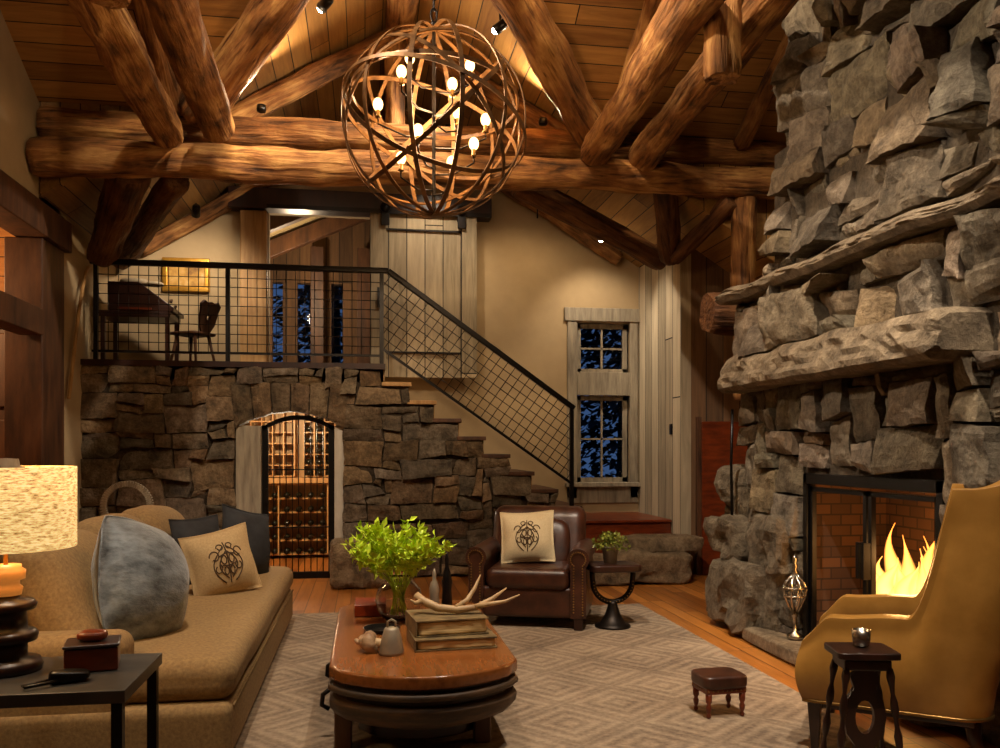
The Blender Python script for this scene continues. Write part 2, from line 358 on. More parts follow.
    def build(s, name, m, parent=None, loc=None, bevel=0, seg=2, sub=0, label=None, fix=True):
        me = bpy.data.meshes.new(name); me.from_pydata(s.v, [], s.f); me.update()
        me.polygons.foreach_set('use_smooth', s.sm)
        if s.tint:
            at = me.attributes.new('tint', 'FLOAT_COLOR', 'FACE')
            at.data.foreach_set('color', [c for t in s.t for c in (*t, 1)])
        if fix:
            bm = bmesh.new(); bm.from_mesh(me); bmesh.ops.recalc_face_normals(bm, faces=bm.faces); bm.to_mesh(me); bm.free()
        if m: me.materials.append(MT[m] if isinstance(m, str) else m)
        o = bpy.data.objects.new(name, me); COL.objects.link(o)
        if parent: o.parent = parent
        if loc: o.location = loc
        if bevel:
            b = o.modifiers.new('bevel', 'BEVEL'); b.width = bevel; b.segments = seg; b.limit_method = 'ANGLE'
            for p in me.polygons: p.use_smooth = True
            b.harden_normals = False
            w = o.modifiers.new('wn', 'WEIGHTED_NORMAL'); w.keep_sharp = False
        if sub: q = o.modifiers.new('sub', 'SUBSURF'); q.levels = sub; q.render_levels = sub
        if label: o['label'] = label
        return o
def thing(name, label, cat, loc=(0, 0, 0), rz=0, group=None):
    o = bpy.data.objects.new(name, None); COL.objects.link(o); o.location = loc; o.rotation_euler = (0, 0, rz); o.empty_display_size = .1
    o['label'] = label; o['category'] = cat
    if group: o['group'] = group
    return o
def tag(o, label, cat, group=None, kind=None):
    o['label'] = label; o['category'] = cat
    if group: o['group'] = group
    if kind: o['kind'] = kind
    return o
def struct(o): o['kind'] = 'structure'; return o
def copy_tree(o, parent=None):
    c = o.copy(); COL.objects.link(c)
    if parent: c.parent = parent
    for ch in [x for x in KIDS.get(o.name, [])]: copy_tree(ch, c)
    return c
KIDS = {}
def index_kids(root):
    stack = [root]
    while stack:
        p = stack.pop(); KIDS[p.name] = list(p.children); stack += list(p.children)
def fnoise(p, s=1.0, seed=0): return noise.noise(Vector(p)*s+Vector((seed*17.3, seed*7.1, seed*3.7)))
R = random.Random(7)

# ------------------------------------------------------------------ stonework
def pack(u0, v0, nu, nv, du, dv, mask, rng, sizes):
    occ = [[not mask(u0+(i+.5)*du, v0+(j+.5)*dv) for i in range(nu)] for j in range(nv)]
    out = []
    for j in range(nv):
        for i in range(nu):
            if occ[j][i]: continue
            w, h = rng.choice(sizes)
            ww = 0
            while ww < w and i+ww < nu and not occ[j][i+ww]: ww += 1
            hh = 1
            while hh < h and j+hh < nv and all(not occ[j+hh][i+q] for q in range(ww)): hh += 1
            for b in range(hh):
                for a in range(ww): occ[j+b][i+a] = True
            out.append((u0+i*du, v0+j*dv, u0+(i+ww)*du, v0+(j+hh)*dv))
    return out
def jit(u, v, a):
    return (u+a*fnoise((u*3.1, v*3.1, 5), 2.3, 1), v+a*fnoise((u*3.1, v*3.1, 9), 2.3, 2))
def stone(mb, quad, place, depth, rng, gap=.008, rough=.02, cell=.05, tint=(1, 1, 1), back=.12, tilt=.04, rnd=.02):
    (a, b, c, d) = [Vector((q[0], q[1], 0)) for q in quad]
    cen = (a+b+c+d)/4; q4 = []
    for p in (a, b, c, d):
        dr = cen-p; L = dr.length; q4.append(p+dr/L*min(gap*1.4, L*.3))
    a, b, c, d = q4
    W_, H_ = ((b-a).length+(c-d).length)/2, ((d-a).length+(c-b).length)/2
    nx = max(3, min(16, int(W_/cell))); ny = max(3, min(12, int(H_/cell)))
    tx, ty = rng.uniform(-tilt, tilt)/max(W_, .15)*.3, rng.uniform(-tilt, tilt)/max(H_, .1)*.25
    sd = rng.random()*50; vs = []; idx = {}
    for j in range(ny+1):
        for i in range(nx+1):
            s_, t_ = i/nx, j/ny
            p = a*(1-s_)*(1-t_)+b*s_*(1-t_)+c*s_*t_+d*(1-s_)*t_
            e = min(s_*W_, (1-s_)*W_, t_*H_, (1-t_)*H_)
            r_ = rnd if e < 1e-6 else (rnd*.25 if e < cell*1.1 else 0)
            nz = noise.noise(Vector((p.x*5+sd, p.y*5, sd)))*1.0+noise.noise(Vector((p.x*13, p.y*13, sd)))*.55+abs(noise.noise(Vector((p.x*8, p.y*8, sd+9))))*.8
            h = depth-r_+nz*rough+(s_-.5)*tx*W_*3+(t_-.5)*ty*H_*3
            w2 = .012*noise.noise(Vector((p.x*14, p.y*14, sd+3))) if e < 1e-6 else 0
            vs.append(place(p.x+w2, p.y-w2, h))
    fs = []
    for j in range(ny):
        for i in range(nx):
            k = j*(nx+1)+i; fs.append((k, k+1, k+nx+2, k+nx+1))
    ring = [i for i in range(nx+1)]+[j*(nx+1)+nx for j in range(1, ny+1)]+[ny*(nx+1)+i for i in range(nx-1, -1, -1)]+[j*(nx+1) for j in range(ny-1, 0, -1)]
    base = len(vs)
    cc = place(cen.x, cen.y, 0); nrm = (place(cen.x, cen.y, 1)-cc)
    for k in ring: vs.append(vs[k]-nrm*((vs[k]-cc).dot(nrm)+back))
    m = len(ring)
    for k in range(m): fs.append((ring[k], base+k, base+(k+1) % m, ring[(k+1) % m]))
    g = rng.uniform(.62, 1.15); t = (tint[0]*g*rng.uniform(.95, 1.06), tint[1]*g, tint[2]*g*rng.uniform(.9, 1.05))
    mb.add(vs, fs, False, t)
def rock(mb, c, size, rng, tint=(1, 1, 1), k=6, n=9, amt=.05, rz=0):
    sd = rng.random()*90
    def fn(q):
        q = Vector(q); d = q.normalized()
        return q+d*(noise.noise(q*4+Vector((sd, 0, 0)))*amt*1.6+noise.noise(q*11+Vector((sd, 5, 0)))*amt*.6)
    mb.puff(c, size, k, n, fn, None, False, tint) if rz == 0 else mb.puff((0, 0, 0), size, k, n, fn, Matrix.Translation(c) @ Matrix.Rotation(rz, 4, 'Z'), False, tint)

# ------------------------------------------------------------------ the room shell
LX, BY, RX = -2.9, 10.6, 4.6
RIDX = .35
def gz(x): return 5.75-.63*abs(x-RIDX)
def mz(y): return 4.54+.5*(8.2-y) if y >= 2 else 7.64-.5*(2-y)
def slab(name, poly, m, up=.1):
    n = len(poly); vs = [Vector(p) for p in poly]+[Vector(p)+Vector((0, 0, up)) for p in poly]
    mb = MB(); mb.add(vs, [tuple(range(n)), tuple(range(2*n-1, n-1, -1))]+[(i, n+i, n+(i+1) % n, (i+1) % n) for i in range(n)])
    return struct(mb.build(name, m))
floor = struct(MB().box(-6.2, -2.2, -.12, 4.8, 13.8, 0).build('floor', 'floor'))
P3 = lambda x, y: (x, y, mz(y))
slab('ceiling', [P3(-2.9, 8.2), P3(-1.57, 8.2), P3(.35, 5.78), P3(2.27, 8.2), P3(RX+.1, 8.2), P3(RX+.1, 2), P3(-3.0, 2), P3(-3.0, 8.2)], 'ceil')
slab('ceiling', [P3(RX+.1, 2), P3(RX+.1, -2.1), P3(-3.0, -2.1), P3(-3.0, 2)], 'ceil')
slab('ceiling', [(LX-.1, 8.2, gz(LX-.1)), (LX-.1, BY+.1, gz(LX-.1)), (RIDX, BY+.1, 5.75), (RIDX, 5.78, 5.75), (-1.57, 8.2, gz(-1.57))], 'ceil2')
slab('ceiling', [(RX, 8.2, gz(RX)), (2.27, 8.2, gz(2.27)), (RIDX, 5.78, 5.75), (RIDX, BY+.1, 5.75), (RX, BY+.1, gz(RX))], 'ceil2')
# triangular boards that close the step between the two ceilings
struct(MB().prism([(LX, gz(LX)-.02), (-1.5, 4.6), (LX, 4.6)], 8.21, 8.27, 1).build('trim_1', 'ceil2'))
struct(MB().prism([(2.2, 4.62), (RX, gz(RX)-.02), (RX, 4.62)], 8.21, 8.27, 1).build('trim_2', 'ceil2'))
def wall_holes(x0, x1, y0, y1, z0, top, holes, name, m, extra=()):
    xs = sorted(set([x0, x1]+[h[0] for h in holes]+[h[1] for h in holes]+list(extra))); mb = MB()
    for a, b in zip(xs, xs[1:]):
        mid = (a+b)/2; hs = sorted([(h[2], h[3]) for h in holes if h[0] <= mid <= h[1]]); z = z0
        for lo, hi in hs:
            if lo > z: mb.box(a, y0, z, b, y1, lo)
            z = hi
        mb.prism([(a, z), (b, z), (b, top(b)), (a, top(a))], y0, y1, 1)
    return struct(mb.build(name, m))
WIN = (2.66, 3.40, .95, 3.04)
wall_holes(LX-.1, 3.62, BY, BY+.14, 0, lambda x: gz(x)+.05, [(-1.15, .5, 2.34, 4.28), (-1.75, .2, 0, 2.14), (WIN[0], WIN[1], WIN[2], 2.12), (WIN[0], WIN[1], 2.38, WIN[3])], 'wall_back', 'plaster', (RIDX,))
# left wall: one big timber-framed opening to the library, plaster above and beyond it
mb = MB(); mb.box(LX-.15, 8.75, 0, LX, BY+.1, 3.72); mb.box(LX-.15, -2.1, 0, LX, 5.0, 5.6)
mb.prism([(5.0, 3.62), (8.75, 3.62), (8.75, 4.3), (8.2, 4.6), (2, 7.7), (2, 5.6), (5.0, 5.6)], LX-.15, LX, 0)
mb.prism([(8.2, 3.3), (8.75, 3.3), (8.75, 4.62), (8.2, 4.62)], LX-.15, LX, 0)
mb.prism([(-2.1, 5.5), (2, 5.5), (2, 7.7)], LX-.15, LX, 0)
struct(mb.build('wall_left', 'plaster'))
mb = MB(); mb.box(3.5, 9.1, 0, 3.62, BY, 3.8); struct(mb.build('wall_niche', 'barny'))
mb = MB(); mb.box(3.62, 9.1, 0, RX, 9.2, 3.8); struct(mb.build('wall_far_right', 'brownx'))
struct(MB().prism([(-2.1, 0), (9.2, 0), (9.2, 4.6), (8.2, 4.6), (2, 7.7), (-2.1, 5.6)], RX, RX+.12, 0).build('wall_right', 'plaster'))
struct(MB().prism([(LX-.1, 0), (RX+.1, 0), (RX+.1, 5.65), (LX-.1, 5.65)], -2.2, -2.08, 1).build('wall_rear', 'plaster'))

# stone wall under the loft and the stair
SY = 9.4
TR, RISE, X0, LZ = .275, .197, .20, 2.34
def topz(x):
    if x < X0: return LZ-.06
    k = int((x-X0)/TR)+1
    return LZ-RISE*k-.05
def arch(x): return 1.80-.17*((x+.79)/.556)**2
rng = random.Random(11); mb = MB(); mb.tint = True
du, dv = TR/3, RISE/2
def m1(u, v): return v < topz(u) and v > 0 and not (-1.36 < u < -.22 and v < 2.14) and u < 2.36
pl = lambda u, v, h: Vector((u, SY-h, v))
for (a, b, c, d) in pack(X0-34*du, LZ-24*dv-.05, 58, 24, du, dv, m1, rng, [(3, 2), (4, 2), (5, 2), (2, 1), (3, 1), (6, 2), (5, 3), (2, 2), (5, 1), (3, 1), (4, 1), (7, 2), (4, 1), (3, 2)]):
    q = [jit(*p, .07) for p in ((a, b), (c, b), (c, d), (a, d))]
    tn = rng.choice([(1, 1, 1), (1.08, .98, .82), (.85, .82, .78), (1.05, .9, .72), (.8, .84, .86)])
    stone(mb, q, pl, rng.uniform(.02, .10), rng, gap=.007, rough=.02, cell=.035, tint=tn, rnd=.012, tilt=.07)
xs = [-1.36+i*1.14/6 for i in range(7)]
for a, b in zip(xs, xs[1:]):
    if a < -1.2 or b > -.3: za = zb = 1.66
    za, zb = max(1.62, arch(a)), max(1.62, arch(b))
    k = rng.uniform(-.02, .02)
    stone(mb, [(a, za), (b, zb), (b+(b+.79)*.1, 2.13), (a+(a+.79)*.1, 2.13)], pl, rng.uniform(.05, .09), rng, gap=.01, rough=.016, cell=.045, tint=(1, .9, .75))
# mortar core behind the stones, with the door opening left free
mt_ = (.28, .25, .22)
mb.box(-2.9, SY, 0, -1.36, SY+.3, LZ-.06, None, mt_); mb.box(-.22, SY, 0, X0, SY+.3, LZ-.06, None, mt_)
for i in range(12):
    a = -1.36+i*1.14/12; b = a+1.14/12; z_ = max(arch(a), arch(b))+.02; mb.box(a, SY, max(1.64, z_), b, SY+.3, LZ-.06, None, mt_)
for k in range(1, 9): mb.box(X0+TR*(k-1), SY, 0, X0+TR*k, SY+.3, LZ-RISE*k-.05, None, mt_)
struct(mb.build('wall_stair', 'wstone'))
# loft floor and its edge board
mb = MB(); mb.box(LX, SY-.06, LZ-.06, X0+.02, BY, LZ); mb.box(LX, SY, LZ-.2, X0, BY, LZ-.06)
struct(mb.build('floor_loft', 'darkwood'))
# stair treads
st = thing('staircase', 'wooden staircase descending to the right along the plaster wall on the stone wall', 'staircase', (X0, SY, 0))
for k in range(1, 9):
    MB().box(TR*(k-1)-.02, -.05, LZ-RISE*k-.045, TR*k+.03, BY-SY-.01, LZ-RISE*k).build('tread', 'lightpost' if k < 3 else 'postwood', st, bevel=.006)
    MB().box(TR*(k-1)-.02, .02, LZ-RISE*k, TR*(k-1)+.01, BY-SY-.01, LZ-RISE*(k-1)-.045).build('riser', 'lightpost', st)
ld = thing('stair_landing', 'red-brown wooden landing platform with step under the tall window', 'landing', (2.36, SY, 0))
MB().box(.03, -.02, .0, 1.13, BY-SY, .567).build('platform', 'redwood', ld, bevel=.01)
MB().box(.03, -.45, 0, 1.14, -.02, .40).build('lower_step', 'redwood', ld, bevel=.01)
MB().box(.01, -.5, .40, 1.15, .02, .44).build('step_board', 'redwood', ld, bevel=.008)
MB().box(.01, -.05, .567, 1.13, BY-SY, .60).build('landing_board', 'redwood', ld, bevel=.008)
# stone steps in front
for i, (x, y, z, sx, sy, sz, lab) in enumerate([
    (2.72, 8.62, .15, 1.25, .42, .32, 'long low boulder slab, lower step below the landing'),
    (3.12, 8.80, .38, .95, .34, .17, 'flatter grey slab resting on the long boulder step'),
    (1.97, 8.95, .19, .30, .5, .36, 'small blocky boulder at the foot of the stair, left of the long slab'),
    (-.02, 8.95, .22, .62, .6, .46, 'rounded boulder on the floor right of the arched cellar door')]):
    mb = MB(); mb.tint = True; rock(mb, (0, 0, 0), (sx, sy, sz), R, (1.15, 1.05, .9), 8, 16, .045); o = mb.build('boulder', 'wstone', None, (x, y, z+.01)); tag(o, lab, 'boulder', 'boulders at the foot of the stair')

# ------------------------------------------------------------------ logs
def log(p0, p1, r0, r1, label, m='log', seed=None, name='log_beam', flat=0, cat='log beam', group=None):
    a, b = Vector(p0), Vector(p1); L = (b-a).length; sd = seed if seed is not None else R.random()*99; n = 30; k = max(6, int(L/.06)); mb = MB(); vs = []
    for i in range(k+1):
        t = i/k; r = r0+(r1-r0)*t; z = L*t
        ox, oy = noise.noise(Vector((z*.7, sd, 0)))*.05, noise.noise(Vector((z*.7, sd, 7)))*.05
        knot = 1+.1*noise.noise(Vector((z*1.3, sd, 3)))
        for j in range(n):
            a_ = 2*PI*j/n; c_, s_ = math.cos(a_), math.sin(a_)
            rr = r*knot*(1+.17*noise.noise(Vector((c_*1.5, s_*1.5, z*2.0+sd)))+.10*noise.noise(Vector((c_*3.5, s_*3.5, z*4+sd)))+.05*noise.noise(Vector((c_*8, s_*8, z*7+sd))))
            if i in (0, k): rr *= .93
            vs.append((ox+c_*rr, oy+s_*rr, z))
    fs = [(i*n+j, i*n+(j+1) % n, (i+1)*n+(j+1) % n, (i+1)*n+j) for i in range(k) for j in range(n)]
    mb.add(vs, fs, True); mb.add([], []); e = len(mb.f)
    mb.f.append([q for q in range(n-1, -1, -1)]); mb.f.append([k*n+q for q in range(n)]); mb.sm += [False, False]; mb.t += [(1, 1, 1)]*2
    o = mb.build(name, m); o.location = a; o.rotation_euler = (b-a).to_track_quat('Z', 'Y').to_euler()
    return tag(o, label, cat, group)
GB = 'roof timbers'
log((-2.88, 8.02, 3.98), (4.5, 8.02, 4.10), .165, .15, 'lower of the two long horizontal log beams crossing the whole room', group=GB)
log((-2.88, 8.22, 4.33), (4.5, 8.22, 4.44), .165, .13, 'upper of the two long horizontal log beams crossing the room, just behind the lower', group=GB)
log((-1.745, 7.95, 4.20), (-1.745, 3.6, 4.42), .15, .18, 'dark log tie running toward the viewer at far left, leftmost of the four', group=GB)
log((-1.27, 7.8, 4.24), (-1.27, 3.6, 4.42), .15, .18, 'dark log tie with sawn round end resting on the beam, left of the chandelier', group=GB)
log((2.17, 7.95, 4.24), (2.10, 3.6, 4.42), .15, .17, 'dark log tie running up toward the viewer just right of the chandelier', group=GB)
log((2.66, 7.95, 4.22), (2.58, 3.6, 4.42), .14, .15, 'lit log tie nearest the stone chimney, running toward the viewer', group=GB)
def L3(x, y, dz): return (x, y, mz(y)-dz)
log((-1.5, 8.05, 4.45), (.28, 5.80, 5.60), .18, .16, 'brightly lit thick valley log rising from the beam left of the chandelier', group=GB)
log((2.2, 8.05, 4.45), (.42, 5.80, 5.60), .18, .16, 'brightly lit thick valley log rising from the beam right of the chandelier', group=GB)
log((RIDX, BY-.05, 5.6), (RIDX, 5.7, 5.6), .13, .15, 'ridge log along the top of the small gable ceiling', group=GB)
# gable truss behind the beams
log((-1.95, 8.5, 4.18), (.30, 8.5, 5.52), .115, .1, 'slim truss rafter log sloping up to the right behind the chandelier', group=GB)
log((2.65, 8.5, 4.22), (.40, 8.5, 5.52), .115, .1, 'slim truss rafter log sloping down to the right behind the chandelier', group=GB)
log((.30, 8.45, 4.5), (.30, 8.45, 5.45), .1, .095, 'short upright king post log behind the chandelier', group=GB)
log((2.38, 5.43, 3.90), (2.38, 5.43, 5.75), .125, .12, 'hanging vertical post log clamped between the two right-hand ties', group=GB)
log((-1.5, 5.3, 4.05), (-1.5, 5.3, 5.8), .12, .12, 'vertical post log clamped between the two left-hand ties', group=GB)
log(L3(2.40, 8.1, .12), L3(2.40, 3.5, .12), .11, .12, 'roof rafter log above the right-hand pair of ties', group=GB)
log(L3(-1.72, 8.1, .12), L3(-1.72, 3.5, .12), .11, .12, 'roof rafter log above the left-hand pair of ties', group=GB)
log(L3(3.75, 8.1, .1), L3(3.75, 4.5, .1), .09, .09, 'thin rafter log on the ceiling close to the chimney', group=GB)
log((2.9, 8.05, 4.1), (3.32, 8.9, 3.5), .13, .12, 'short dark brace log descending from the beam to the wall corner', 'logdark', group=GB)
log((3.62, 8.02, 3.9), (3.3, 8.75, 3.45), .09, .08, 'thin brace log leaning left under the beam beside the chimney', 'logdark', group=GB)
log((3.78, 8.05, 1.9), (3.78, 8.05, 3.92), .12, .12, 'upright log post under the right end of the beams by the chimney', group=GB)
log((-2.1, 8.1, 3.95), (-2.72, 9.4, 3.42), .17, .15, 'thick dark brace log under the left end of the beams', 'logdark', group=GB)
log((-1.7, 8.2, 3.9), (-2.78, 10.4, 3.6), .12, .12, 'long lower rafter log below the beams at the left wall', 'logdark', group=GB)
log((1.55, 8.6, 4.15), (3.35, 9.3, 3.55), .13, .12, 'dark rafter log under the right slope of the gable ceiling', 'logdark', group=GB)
log((-2.6, BY-.12, gz(-2.6)-.13), (.25, BY-.12, 5.5), .09, .09, 'log along the top of the back wall left of the gable ridge', group=GB)
log((3.2, BY-.12, gz(3.2)-.13), (.45, BY-.12, 5.5), .09, .09, 'log along the top of the back wall right of the gable ridge', group=GB)
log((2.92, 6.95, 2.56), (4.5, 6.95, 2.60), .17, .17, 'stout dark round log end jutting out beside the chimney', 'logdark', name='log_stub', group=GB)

# ------------------------------------------------------------------ timber frame of the library opening and library room
def timber(mb, name, label, m='postwood', cat='timber'):
    return tag(mb.build(name, m, bevel=.012), label, cat)
timber(MB().box(LX-.27, 8.15, 0, LX+.05, 8.72, 3.30), 'timber_post', 'big square dark timber post in the left wall beside the library opening')
timber(MB().box(LX-.2, 4.9, 3.31, LX+.09, 8.82, 3.60), 'timber_header', 'dark timber header beam over the library opening in the left wall')
timber(MB().box(LX-.14, 4.9, 2.42, LX+.07, 8.13, 2.66), 'timber_rail', 'brown timber cross rail halfway up the library opening')
mb = MB(); mb.box(-6.1, 4.8, 0, -6.0, 9.6, 3.9); mb.box(-6.1, 9.5, 0, LX-.28, 9.6, 3.9); mb.box(-6.1, 4.7, 0, LX-.15, 4.8, 3.9)
struct(mb.build('wall_library', planks('library_boards', '8a5a2c', 'bd8646', across=2, width=.2, along=0, length=3)))
struct(MB().box(-6.1, 4.7, 3.85, LX-.15, 9.6, 3.95).build('ceiling_library', 'ceil'))
cb = thing('library_cabinet', 'dark red-brown panelled cabinet in the library beyond the left opening', 'cabinet', (-4.2, 9.25, 0))
MB().box(-1.0, -.2, 0, 1.0, .2, 2.6).build('body', 'postwood', cb, bevel=.01)
for i in range(3):
    for j in range(3):
        MB().box(-.93+i*.63, -.24, .12+j*.85, -.36+i*.63, -.2, .85+j*.85).build('door', 'postwood', cb, bevel=.015)
MB().box(-1.05, -.26, 2.6, 1.05, .22, 2.68).build('cornice', 'lightpost', cb, bevel=.01)
# thin tan handrail on the left wall
mb = MB(); mb.tube([(LX+.05, 9.42, 3.30), (LX+.06, 9.3, 3.22), (LX+.06, 9.1, 2.8), (LX+.05, 8.84, 1.9)], .018, 8)
tag(mb.build('wall_handrail', 'lightpost'), 'thin tan rail slanting down the left plaster wall below the loft railing corner', 'rail')

# ------------------------------------------------------------------ loft opening, posts, barn door, sunroom beyond
tag(MB().box(-1.47, BY-.14, LZ, -1.16, BY+.16, 4.26).build('timber_post', 'lightpost', bevel=.015), 'light orange square timber post on the loft left of the sunroom opening', 'timber')
tag(MB().box(-1.6, BY-.2, 4.27, 1.55, BY+.02, 4.52).build('timber_header', 'darkwood', bevel=.012), 'dark timber header beam above the sunroom opening and barn door', 'timber')
bd = thing('barn_door', 'grey weathered plank sliding barn door hung at the top of the stairs', 'door', (.06, BY-.26, 2.28))
MB().box(0, 0, 0, 1.29, .045, 2.0).build('door_panel', 'barn', bd, bevel=.004)
MB().box(0, -.03, 1.77, 1.29, -.001, 1.79).build('top_batten', 'iron', bd)
MB().box(0, -.03, .29, 1.29, -.001, .31).build('bottom_batten', 'iron', bd)
MB().box(0, -.035, 0, .19, -.001, 2.0).build('stile', 'barn', bd, bevel=.004); MB().box(1.10, -.035, 0, 1.29, -.001, 2.0).build('stile', 'barn', bd, bevel=.004)
MB().box(.085, -.06, .83, .115, -.035, 1.07).build('door_pull', 'black', bd)
tk = thing('barn_door_track', 'black steel sliding track above the grey barn door', 'track', (.06, BY-.3, 4.24))
MB().box(-1.2, -.02, 0, 1.45, .0, .05).build('rail', 'black', tk)
for x in (.18, 1.1):
    h = MB().box(x-.05, -.045, -.15, x+.05, -.022, .04).build('hanger', 'black', tk, bevel=.006)
    MB().tube([(x, -.07, .06), (x, -.03, .06)], .06, 16).build('wheel', 'black', h)
# sunroom
mb = MB(); mb.box(-4.0, BY+.14, LZ-.1, 2.3, 13.7, LZ); struct(mb.build('floor_sunroom', 'darkwood'))
def sz(x): return 5.35-.45*abs(x-.6)
slab('ceiling_sunroom', [(-4, BY+.14, sz(-4)), (-4, 13.7, sz(-4)), (.6, 13.7, 5.35), (.6, BY+.14, 5.35)], planks('sunroom_boards', 'a08a60', 'cdb88a', across=1, width=.2, along=0))
slab('ceiling_sunroom', [(2.3, BY+.14, sz(2.3)), (.6, BY+.14, 5.35), (.6, 13.7, 5.35), (2.3, 13.7, sz(2.3))], 'ceil')
gl = [(-1.42, -1.26), (-1.04, -.84), (-.52, -.34), (-.12, .12), (.4, .7), (-1.95, -1.6)]
hol = [(a, b, LZ+.05, 4.0) for a, b in gl]
wall_holes(-4, 2.3, 13.55, 13.7, LZ, sz, hol+[], 'wall_sunroom', 'brownx', (.6,))
struct(MB().box(-2.4, 13.6, LZ, .9, 13.61, 4.0).build('window_1', 'glass'))
mb = MB(); mb.box(-4.1, BY+.14, LZ, -4, 13.7, 4.5); mb.box(2.2, BY+.14, LZ, 2.3, 13.7, 4.55); struct(mb.build('wall_sunroom_side', 'lightpost'))
for (ya, lab) in ((11.3, 'dark sloping rafter in the sunroom, nearer the opening'), (12.6, 'dark sloping rafter in the sunroom, farther back')):
    tag(MB().prism([(-3.6, sz(-3.6)-.3), (.6, 5.05), (.6, 5.3), (-3.6, sz(-3.6)-.05)], ya, ya+.14, 1).build('sunroom_rafter', 'postwood', bevel=.01), lab, 'rafter')
for i, (x, c) in enumerate(((-.72, 'red-brown upright timber post in the sunroom, left of two'), (-.02, 'red-brown upright timber post in the sunroom, right of two'))):
    tag(MB().box(x-.1, 13.2, LZ, x+.1, 13.35, 4.5).build('timber_post', 'postwood', bevel=.01), c, 'timber')

# ------------------------------------------------------------------ window on the back wall
x0, x1 = 2.55, 3.485
mb = MB(); yf = BY-.03
for b in ((x0, yf, .78, WIN[0]+.02, BY-.001, 3.08), (WIN[1]-.02, yf, .78, x1, BY-.001, 3.08), (WIN[0]+.02, yf, 2.10, WIN[1]-.02, BY-.001, 2.40)): mb.box(*b)
mb.box(x0-.04, yf-.02, 3.05, x1+.03, BY-.001, 3.22)
struct(mb.build('trim_3', 'greywood', bevel=.006))
struct(MB().box(x0-.03, yf-.08, .93, x1, BY+.13, .985).build('trim_4', 'greywood', bevel=.006))
struct(MB().box(x0, yf, .72, x1, BY-.001, .93).build('trim_5', 'greywood', bevel=.006))
for n_, (za, zb, rows) in enumerate(((.985, 2.10, 1), (2.39, 3.03, 1))):
    w = thing('window_%d' % (n_+2), 'x', 'window', (0, BY+.07, 0)); del w['label']; del w['category']; w['kind'] = 'structure'
    mb = MB(); a, b = WIN[0]+.03, WIN[1]-.03
    for q in ((a, 0, za, a+.06, .04, zb), (b-.06, 0, za, b, .04, zb), (a, 0, za, b, .04, za+.06), (a, 0, zb-.06, b, .04, zb)): mb.box(*q)
    mb.build('window_frame', 'greywood', w)
    MB().box((a+b)/2-.012, 0, za+.05, (a+b)/2+.012, .03, zb-.05).build('muntin', 'greywood', w); MB().box(a+.05, 0, (za+zb)/2-.012, b-.05, .03, (za+zb)/2+.012).build('muntin', 'greywood', w)
    MB().box(a+.04, .015, za+.04, b-.04, .02, zb-.04).build('glass_pane', 'glass', w)
MB_ = MB().box(3.485, 9.36, 1.58, 3.499, 9.43, 1.70).build('light_switch', 'black', bevel=.003); tag(MB_, 'small dark wall switch on the grey vertical boards', 'switch')
# red door panel on the far right wall
rd = thing('cabinet_door', 'tall plain dark red wooden door left of the stone fireplace', 'door', (3.72, 9.02, 0))
MB().box(0, 0, 0, .62, .06, 1.72).build('door_panel', 'redwood', rd, bevel=.008)
MB().box(-.05, .01, 0, -.005, .07, 1.77).build('jamb', 'postwood', rd); MB().box(.54, -.03, .85, .57, -.002, 1.0).build('door_pull', 'iron', rd)

# trees in the dusk outside
def tree(x, y, h, seed, label):
    r = random.Random(seed); t = thing('conifer', label, 'tree', (x, y, 0), 0, 'trees outside the windows')
    MB().tube([(0, 0, 0), (.05, 0, h*.5), (0, .05, h)], [.22, .15, .04], 10).build('trunk', 'darkwood', t)
    mb = MB()
    for i in range(5200):
        z = r.uniform(.05, 1)*h; rad = (1.15-z/h)*1.9*math.sqrt(r.random()); a = r.uniform(0, 2*PI); c = Vector((rad*math.cos(a), rad*math.sin(a), z))
        d = Vector((math.cos(a), math.sin(a), r.uniform(-.6, .1))).normalized()*r.uniform(.1, .26); d.z += r.uniform(-.1, .1); s = Vector((-d.y, d.x, r.uniform(-.1, .1)))*.4
        mb.add([c-s, c+s, c+d+s*.3, c+d-s*.3], [(0, 1, 2, 3)])
    mb.build('foliage', 'needle', t, fix=False)
tree(-4.4, 17.5, 7.5, 1, 'dark conifer seen through the leftmost sunroom panes'); tree(-.7, 18, 8, 2, 'dark conifer seen through the middle sunroom panes')
tree(2.6, 19.8, 8, 3, 'dark conifer outside behind the barn door and wall'); tree(4.9, 15.6, 6.5, 4, 'dark conifer outside the tall window right of the stairs'); tree(8.2, 18.5, 9, 5, 'farther dark conifer outside the tall window')
struct(MB().box(-12, 13.8, -.6, 16, 30, -.5).build('ground_outside', 'needle'))

# ------------------------------------------------------------------ cellar behind the arched door
mb = MB(); mb.box(-1.75, 11.6, 0, .2, 11.7, 2.14); mb.box(-1.85, SY+.3, 0, -1.75, 11.7, 2.14); mb.box(.2, SY+.3, 0, .3, 11.7, 2.14); mb.box(-1.85, SY+.3, 2.1, .3, 11.7, 2.14)
struct(mb.build('wall_cellar', 'cellar'))
jm = MB().box(-1.36, SY-.02, 0, -1.10, SY+.28, 1.66); struct(jm.build('trim_6', 'greywood', bevel=.008))
struct(MB().box(-.33, SY+.02, 0, -.22, SY+.28, 1.66).build('trim_7', noisy('pale_jamb', 'a09684', 'c8bfae', (10, 10, 3), .7, .2), bevel=.008))
gt = thing('cellar_gate', 'arched black iron gate with vertical bars in the stone cellar doorway', 'gate', (0, SY+.08, 0))
def ag(x): return 1.78-.13*((x+.715)/.385)**2
mb = MB(); mb.box(-1.10, 0, .0, -1.035, .05, ag(-1.07)); mb.box(-.395, 0, 0, -.33, .05, ag(-.36)); mb.box(-1.1, 0, 0, -.33, .05, .07)
